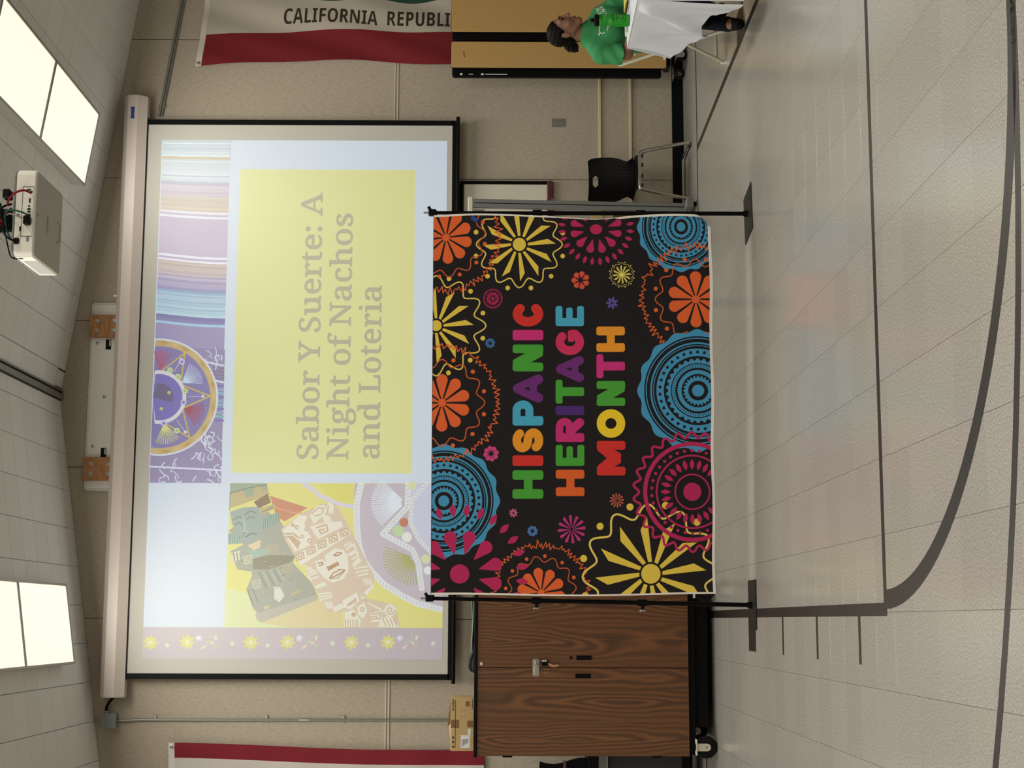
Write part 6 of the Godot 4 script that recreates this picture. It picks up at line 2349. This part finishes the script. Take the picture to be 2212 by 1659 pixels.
	put("trousers", surface(to), M.jeans, o)
	for k in 2:
		var shoe := Field.new()
		shoe.k = 0.02
		var d: Vector3 = toe[k] - an[k]
		shoe.cap(an[k] + up * 0.012, an[k] - d * 0.25 - up * 0.02, 0.042, 0.040)
		shoe.cap(an[k] - up * 0.03, toe[k] + up * 0.004, 0.042, 0.034)
		if k == 0:
			shoe.slice(Vector3(0, 0.002, 0), -up)
		var sho := fresh()
		shoe.mesh(toe[k].min(an[k]) - Vector3(0.09, 0.09, 0.10), toe[k].max(an[k]) + Vector3(0.09, 0.09, 0.09), 0.009, sho)
		put("shoe", surface(sho), M.black_cloth, o)

	# hair: a smooth cap drawn back into a low bun
	var hair := Field.new()
	hair.k = 0.016
	hair.egg(h.call(0, 0.017, -0.013), Vector3(0.079, 0.088, 0.093), ax)
	hair.egg(h.call(0, -0.045, -0.052), Vector3(0.060, 0.050, 0.050), ax)
	hair.cuts.append([0, h.call(0, -0.047, 0.112), 0.112])
	for e in [-1.0, 1.0]:
		hair.cuts.append([0, h.call(e * 0.105, -0.055, 0.012), 0.058])
	hair.cuts.append([0, h.call(0, -0.125, -0.005), 0.052])
	hair.ripple = func(p: Vector3) -> float: return 0.0012 * sin((p - hc).dot(hf) * 40.0 + (p.y - hc.y) * 210.0)
	var ho := fresh()
	hair.mesh(hc - Vector3(0.13, 0.13, 0.13), hc + Vector3(0.13, 0.12, 0.13), 0.0042, ho)
	put("hair", surface(ho), M.hair, o)
	var bun := Field.new()
	bun.k = 0.014
	bun.egg(h.call(0, -0.056, -0.100), Vector3(0.042, 0.040, 0.038), ax)
	bun.egg(h.call(0.006, -0.082, -0.106), Vector3(0.032, 0.028, 0.030), ax)
	bun.cap(h.call(0, -0.05, -0.08), h.call(0, -0.06, -0.10), 0.034, 0.034)
	bun.cap(h.call(0.01, -0.090, -0.125), h.call(0.0, -0.104, -0.135), 0.014, 0.007)
	bun.ripple = func(p: Vector3) -> float: return 0.0025 * sin((p - hc).dot(hr) * 130.0 + (p.y - hc.y) * 190.0)
	ho = fresh()
	bun.mesh(h.call(0, -0.07, -0.11) - Vector3(0.07, 0.06, 0.07), h.call(0, -0.07, -0.11) + Vector3(0.07, 0.06, 0.07), 0.0042, ho)
	put("hair_bun", surface(ho), M.hair, o)
	# face
	for e in [-1.0, 1.0]:
		var eye := put("eye", Geo.new().lathe(ball(0.0105), 14, Transform3D(ax, h.call(e * 0.031, -0.005, 0.083))), M.eye_white, o)
		put("iris", Geo.new().lathe(ball(0.0068), 12, Transform3D(ax, h.call(e * 0.0325, -0.0055, 0.0885))), M.hair, eye)
		put("eyelid", Geo.new().tube(curve([h.call(e * 0.018, -0.002, 0.091), h.call(e * 0.030, 0.004, 0.0945), h.call(e * 0.043, -0.003, 0.085)], 4), 0.0022, 6), M.hair, o)
		put("eyebrow", Geo.new().tube(curve([h.call(e * 0.014, 0.017, 0.0955), h.call(e * 0.030, 0.022, 0.0935), h.call(e * 0.048, 0.014, 0.081)], 4), [0.0028, 0.003, 0.003, 0.003, 0.0028, 0.0025, 0.002, 0.0015, 0.001], 6), M.hair, o)
	put("lips", Geo.new().tube(curve([h.call(-0.021, -0.0775, 0.0905), h.call(-0.010, -0.0735, 0.1005), h.call(0, -0.0745, 0.103), h.call(0.010, -0.0735, 0.1005), h.call(0.021, -0.0775, 0.0905)], 4), 0.0026, 6), M.lip, o)
	put("lower_lip", Geo.new().tube(curve([h.call(-0.019, -0.0795, 0.0905), h.call(-0.008, -0.0835, 0.0995), h.call(0, -0.0845, 0.1012), h.call(0.008, -0.0835, 0.0995), h.call(0.019, -0.0795, 0.0905)], 4), 0.003, 6), M.lip, o)

	# print on the chest of the shirt: a line of brush lettering and a looped mark
	var g := Geo.new()
	var stick := func(pts: Array, rad: float) -> void:
		var path := []
		for q in pts:
			var p = chest + rb * q.x + up * q.y + fb * 0.30
			for i in 40:
				var d := shirt.at(p)
				p -= fb * maxf(d * 0.8, 0.0)
				if d < 0.001:
					break
			path.append(p + fb * 0.0015)
		g.tube(path, rad, 6)
	var loop := []
	for i in 15:
		var a := lerpf(-0.5, 4.0, i / 14.0)
		loop.append(Vector2(0.066 + 0.030 * cos(a), 0.040 + 0.024 * sin(a)))
	stick.call(loop, 0.0035)
	stick.call([Vector2(0.090, 0.058), Vector2(0.099, 0.067), Vector2(0.103, 0.060)], 0.005)
	stick.call([Vector2(0.040, 0.050), Vector2(0.033, 0.061), Vector2(0.040, 0.067)], 0.005)
	stick.call([Vector2(0.044, 0.010), Vector2(0.066, 0.005), Vector2(0.088, 0.013)], 0.004)
	for row in 2:
		for k in 5:
			var x := -0.030 - k * 0.024
			var y := 0.048 - row * 0.028 + 0.006 * k
			stick.call([Vector2(x + 0.008, y - 0.011), Vector2(x + 0.006, y + 0.010), Vector2(x - 0.002, y), Vector2(x - 0.008, y + 0.010), Vector2(x - 0.009, y - 0.010)] if (k + row) % 2 else [Vector2(x - 0.007, y + 0.010), Vector2(x + 0.006, y + 0.008), Vector2(x + 0.006, y - 0.010), Vector2(x - 0.007, y - 0.009)], 0.0022)
	put("shirt_print", g, M.shirt_print, o)


func ball(r: float) -> Array:
	var o := []
	for k in 9:
		var a := -PI / 2 + PI * k / 8.0
		o.append(Vector2(maxf(cos(a) * r, 0.0), sin(a) * r))
	return o


class JoinedField extends Field:
	var a: Field
	var b: Field

	func at(p: Vector3) -> float:
		var d := a.at(p)
		var e := b.at(p)
		var h := maxf(k - absf(d - e), 0.0) / k
		return minf(d, e) - h * h * k * 0.25


func hand(wrist: Vector3, along: Vector3, out: Vector3, into: Array) -> void:   # palm, four bent fingers and a thumb, resting palm down
	var f := Field.new()
	f.k = 0.008
	var side := (out - along * out.dot(along)).normalized()
	var up := side.cross(along)
	if up.y < 0.0:
		up = -up
	var palm := wrist + along * 0.05
	f.egg(palm, Vector3(0.036, 0.015, 0.047), Basis(side, up, along))
	f.cap(wrist - along * 0.02, wrist + along * 0.02, 0.023, 0.022)
	for k in 4:
		var b := palm + along * 0.036 + side * (0.027 - 0.018 * k)
		var l: float = [0.030, 0.036, 0.038, 0.034][k]
		var m := b + along * l - up * 0.006
		var t := m + along * l * 0.62 - up * 0.020
		f.cap(b, m, 0.0088, 0.0080)
		f.cap(m, t, 0.0080, 0.0068)
	var tb := wrist + along * 0.022 - side * 0.026
	var tm := tb + along * 0.028 - side * 0.024 - up * 0.004
	f.cap(tb, tm, 0.011, 0.0095)
	f.cap(tm, tm + along * 0.028 - side * 0.006 - up * 0.006, 0.0095, 0.0075)
	var c := wrist + along * 0.07
	f.mesh(c - Vector3(0.12, 0.07, 0.12), c + Vector3(0.12, 0.07, 0.12), 0.0042, into)


# ---------------------------------------------------------------- projector under the ceiling

func build_projector() -> void:
	var c := Vector3(1.80, 3.645, -6.97)
	var o := thing("projector", "white projector hung upside down from the ceiling with cables plugged into its rear", "projector", c)
	var w := 0.402
	var d := 0.412
	var h := 0.090
	var turn := Basis(Vector3.RIGHT, PI / 2)       # prism depth becomes downwards
	var plan := rounded(w, d, 0.028, 5)
	put("body", Geo.new().prism(plan, h, Transform3D(turn, Vector3(0, h / 2, 0)), 0.006), M.silver_plastic, o)
	put("bottom_cover", Geo.new().prism(rounded(w - 0.012, d - 0.012, 0.024, 5), 0.003, Transform3D(turn, Vector3(0, -h / 2 + 0.001, 0)), 0.001), M.projector_under, o)
	put("top_cover", Geo.new().prism(rounded(w - 0.004, d - 0.004, 0.026, 5), 0.010, Transform3D(turn, Vector3(0, h / 2 + 0.010, 0)), 0.003), M.grey_metal, o)
	var zr := d / 2
	var word := TextMesh.new()
	word.font = font("Droid Serif")
	word.text = "SONY"
	word.font_size = 32
	word.pixel_size = 0.00085
	word.depth = 0.0006
	var wm := put("lettering", word, M.grey_metal, o)
	wm.transform = Transform3D(Basis(Vector3(1, 0, 0), Vector3(0, 0, 1), Vector3(0, -1, 0)) * Basis(Vector3(0, 0, 1), PI), Vector3(-0.01, -h / 2 - 0.003, 0.02))
	put("vent", box(Vector3(0.0, -h / 2 - 0.001, -0.178), Vector3(0.09, 0.003, 0.012), 0.001), M.card_dark, o)
	for p in [Vector3(0.04, 0, -0.14), Vector3(-0.05, 0, -0.14), Vector3(0.0, 0, 0.17)]:
		put("screw", Geo.new().lathe([Vector2(0.006, 0), Vector2(0.006, 0.002), Vector2(0, 0.003)], 10, Transform3D(Basis(Vector3.RIGHT, PI), p + Vector3(0, -h / 2 - 0.002, 0))), M.galvanised, o)
	# rear panel with its sockets
	var pan := put("socket_panel", box(Vector3(0.005, -0.012, zr + 0.0006), Vector3(0.225, 0.048, 0.002), 0.0005), M.silver_plastic, o)
	var rim := Geo.new()
	rim.box(Vector3(0.005, 0.013, zr + 0.001), Vector3(0.229, 0.002, 0.002), 0.0)
	for s in [-1.0, 1.0]:
		rim.box(Vector3(0.005 + s * 0.114, -0.012, zr + 0.001), Vector3(0.002, 0.05, 0.002), 0.0)
	put("panel_groove", rim, M.rubber, pan)
	for x in [0.105, 0.099]:
		pass
	var round_at := [Vector2(0.105, -0.018), Vector2(0.105, -0.008), Vector2(0.030, -0.018)]
	for q in round_at:
		put("socket", Geo.new().lathe([Vector2(0.0045, 0), Vector2(0.0045, 0.002), Vector2(0.002, 0.002), Vector2(0.0, 0.001)], 12, Transform3D(Basis(Vector3.RIGHT, PI / 2), Vector3(q.x, q.y, zr + 0.0015))), M.black, pan)
	for q in [[0.095, -0.026, 0.010, 0.008], [0.055, -0.020, 0.022, 0.007], [0.016, -0.018, 0.008, 0.014], [0.004, -0.018, 0.008, 0.014], [-0.014, -0.020, 0.014, 0.012]]:
		put("socket", box(Vector3(q[0], q[1], zr + 0.002), Vector3(q[2], q[3], 0.002), 0.0005), M.black, pan)
	put("printed_mark", box(Vector3(-0.075, 0.016, zr + 0.0008), Vector3(0.022, 0.010, 0.0008), 0.0), M.rubber, o)
	put("printed_mark", box(Vector3(-0.115, -0.018, zr + 0.0008), Vector3(0.035, 0.012, 0.0008), 0.0), M.cable_grey, o)
	put("lock_slot", Geo.new().lathe([Vector2(0.008, 0), Vector2(0.008, 0.001), Vector2(0.0, 0.001)], 14, Transform3D(Basis(Vector3.RIGHT, PI / 2), Vector3(-0.012, 0.030, zr + 0.0006))), M.grey_metal, o)
	put("power_socket", box(Vector3(-0.132, 0.030, zr + 0.006), Vector3(0.028, 0.022, 0.014), 0.003), M.black_plastic, o)
	put("video_plug", box(Vector3(-0.040, -0.016, zr + 0.016), Vector3(0.042, 0.028, 0.034), 0.005), M.black_plastic, o)
	put("side_grille", box(Vector3(-w / 2 - 0.0005, -0.004, -0.02), Vector3(0.002, 0.060, 0.26), 0.0005), M.projector_under, o)
	var lens_at := Transform3D(Basis(Vector3.RIGHT, -PI / 2), Vector3(0.0, 0.0, -zr))
	put("lens", Geo.new().lathe([Vector2(0.04, 0.0), Vector2(0.038, 0.012), Vector2(0.030, 0.014), Vector2(0.026, 0.004), Vector2(0.0, 0.002)], 24, lens_at), M.black_plastic, o)
	# bracket and pole up to the ridge
	var top := roof_y(c.x) - c.y
	put("bracket", box(Vector3(0, h / 2 + 0.022, 0.0), Vector3(0.24, 0.012, 0.24), 0.003), M.black_metal, o)
	var arms := Geo.new()
	for a in [0.4, 1.9, 3.5, 5.0]:
		arms.box(Vector3(cos(a) * 0.11, h / 2 + 0.035, sin(a) * 0.11), Vector3(0.16, 0.010, 0.024), 0.002, Basis(Vector3.UP, -a))
	put("spider_arms", arms, M.black_metal, o)
	put("mount_block", box(Vector3(0, h / 2 + 0.075, 0.02), Vector3(0.11, 0.09, 0.10), 0.006), M.black_metal, o)
	put("pole", Geo.new().tube([Vector3(0, h / 2 + 0.10, 0), Vector3(0, top - 0.03, 0)], 0.024, 14), M.black_metal, o)
	put("ceiling_plate", box(Vector3(0, top - 0.045, 0), Vector3(0.18, 0.014, 0.18), 0.003), M.black_metal, o)
	# cables
	var zc := zr + 0.01
	put("cable", Geo.new().tube(curve([Vector3(0.088, -0.026, zc), Vector3(0.086, -0.008, zc + 0.05), Vector3(0.070, 0.028, zc + 0.06), Vector3(0.050, 0.066, zc + 0.02), Vector3(0.04, 0.085, zc - 0.03)]), 0.005, 8), M.cable_red, o)
	put("cable", Geo.new().tube(curve([Vector3(-0.014, -0.018, zc), Vector3(-0.012, 0.0, zc + 0.05), Vector3(-0.004, 0.05, zc + 0.05), Vector3(-0.006, 0.085, zc), Vector3(-0.07, 0.085, zc - 0.03), Vector3(-0.12, 0.06, zc - 0.02)]), 0.004, 8), M.cable_green, o)
	put("cable", Geo.new().tube(curve([Vector3(-0.036, -0.006, zc + 0.02), Vector3(-0.028, 0.018, zc + 0.03), Vector3(-0.010, 0.06, zc + 0.01), Vector3(0.0, 0.10, zc - 0.06)]), 0.0035, 8), M.cable_grey, o)
	put("cable", Geo.new().tube(curve([Vector3(-0.132, 0.030, zc), Vector3(-0.130, 0.05, zc + 0.03), Vector3(-0.09, 0.088, zc), Vector3(-0.03, 0.11, zc - 0.08)]), 0.005, 8), M.black_plastic, o)
	put("cable", Geo.new().tube(curve([Vector3(-0.06, 0.10, zc - 0.04), Vector3(-0.15, 0.072, zc - 0.02), Vector3(-0.195, 0.062, zc - 0.04), Vector3(-0.205, 0.035, zc - 0.05)]), 0.0032, 8), M.black_plastic, o)
	for k in 5:
		var a := 0.9 * k
		put("cable", Geo.new().tube(curve([Vector3(0.05 * cos(a), 0.075, zc - 0.05), Vector3(0.07 * cos(a + 1.0) - 0.02, 0.11 + 0.008 * k, zc - 0.02 - 0.01 * k), Vector3(-0.06 * cos(a), 0.10 + 0.01 * k, zc - 0.06), Vector3(0.0, 0.15, zc - 0.16)]), 0.005, 8), [M.black_plastic, M.cable_red, M.black_plastic, M.cable_green, M.black_plastic][k], o)
	put("power_adapter", box(Vector3(0.085, 0.084, zc - 0.02), Vector3(0.045, 0.035, 0.05), 0.006), M.black_plastic, o)
	put("cable_plug", box(Vector3(-0.195, 0.020, zc - 0.05), Vector3(0.018, 0.022, 0.018), 0.003), M.black_plastic, o)
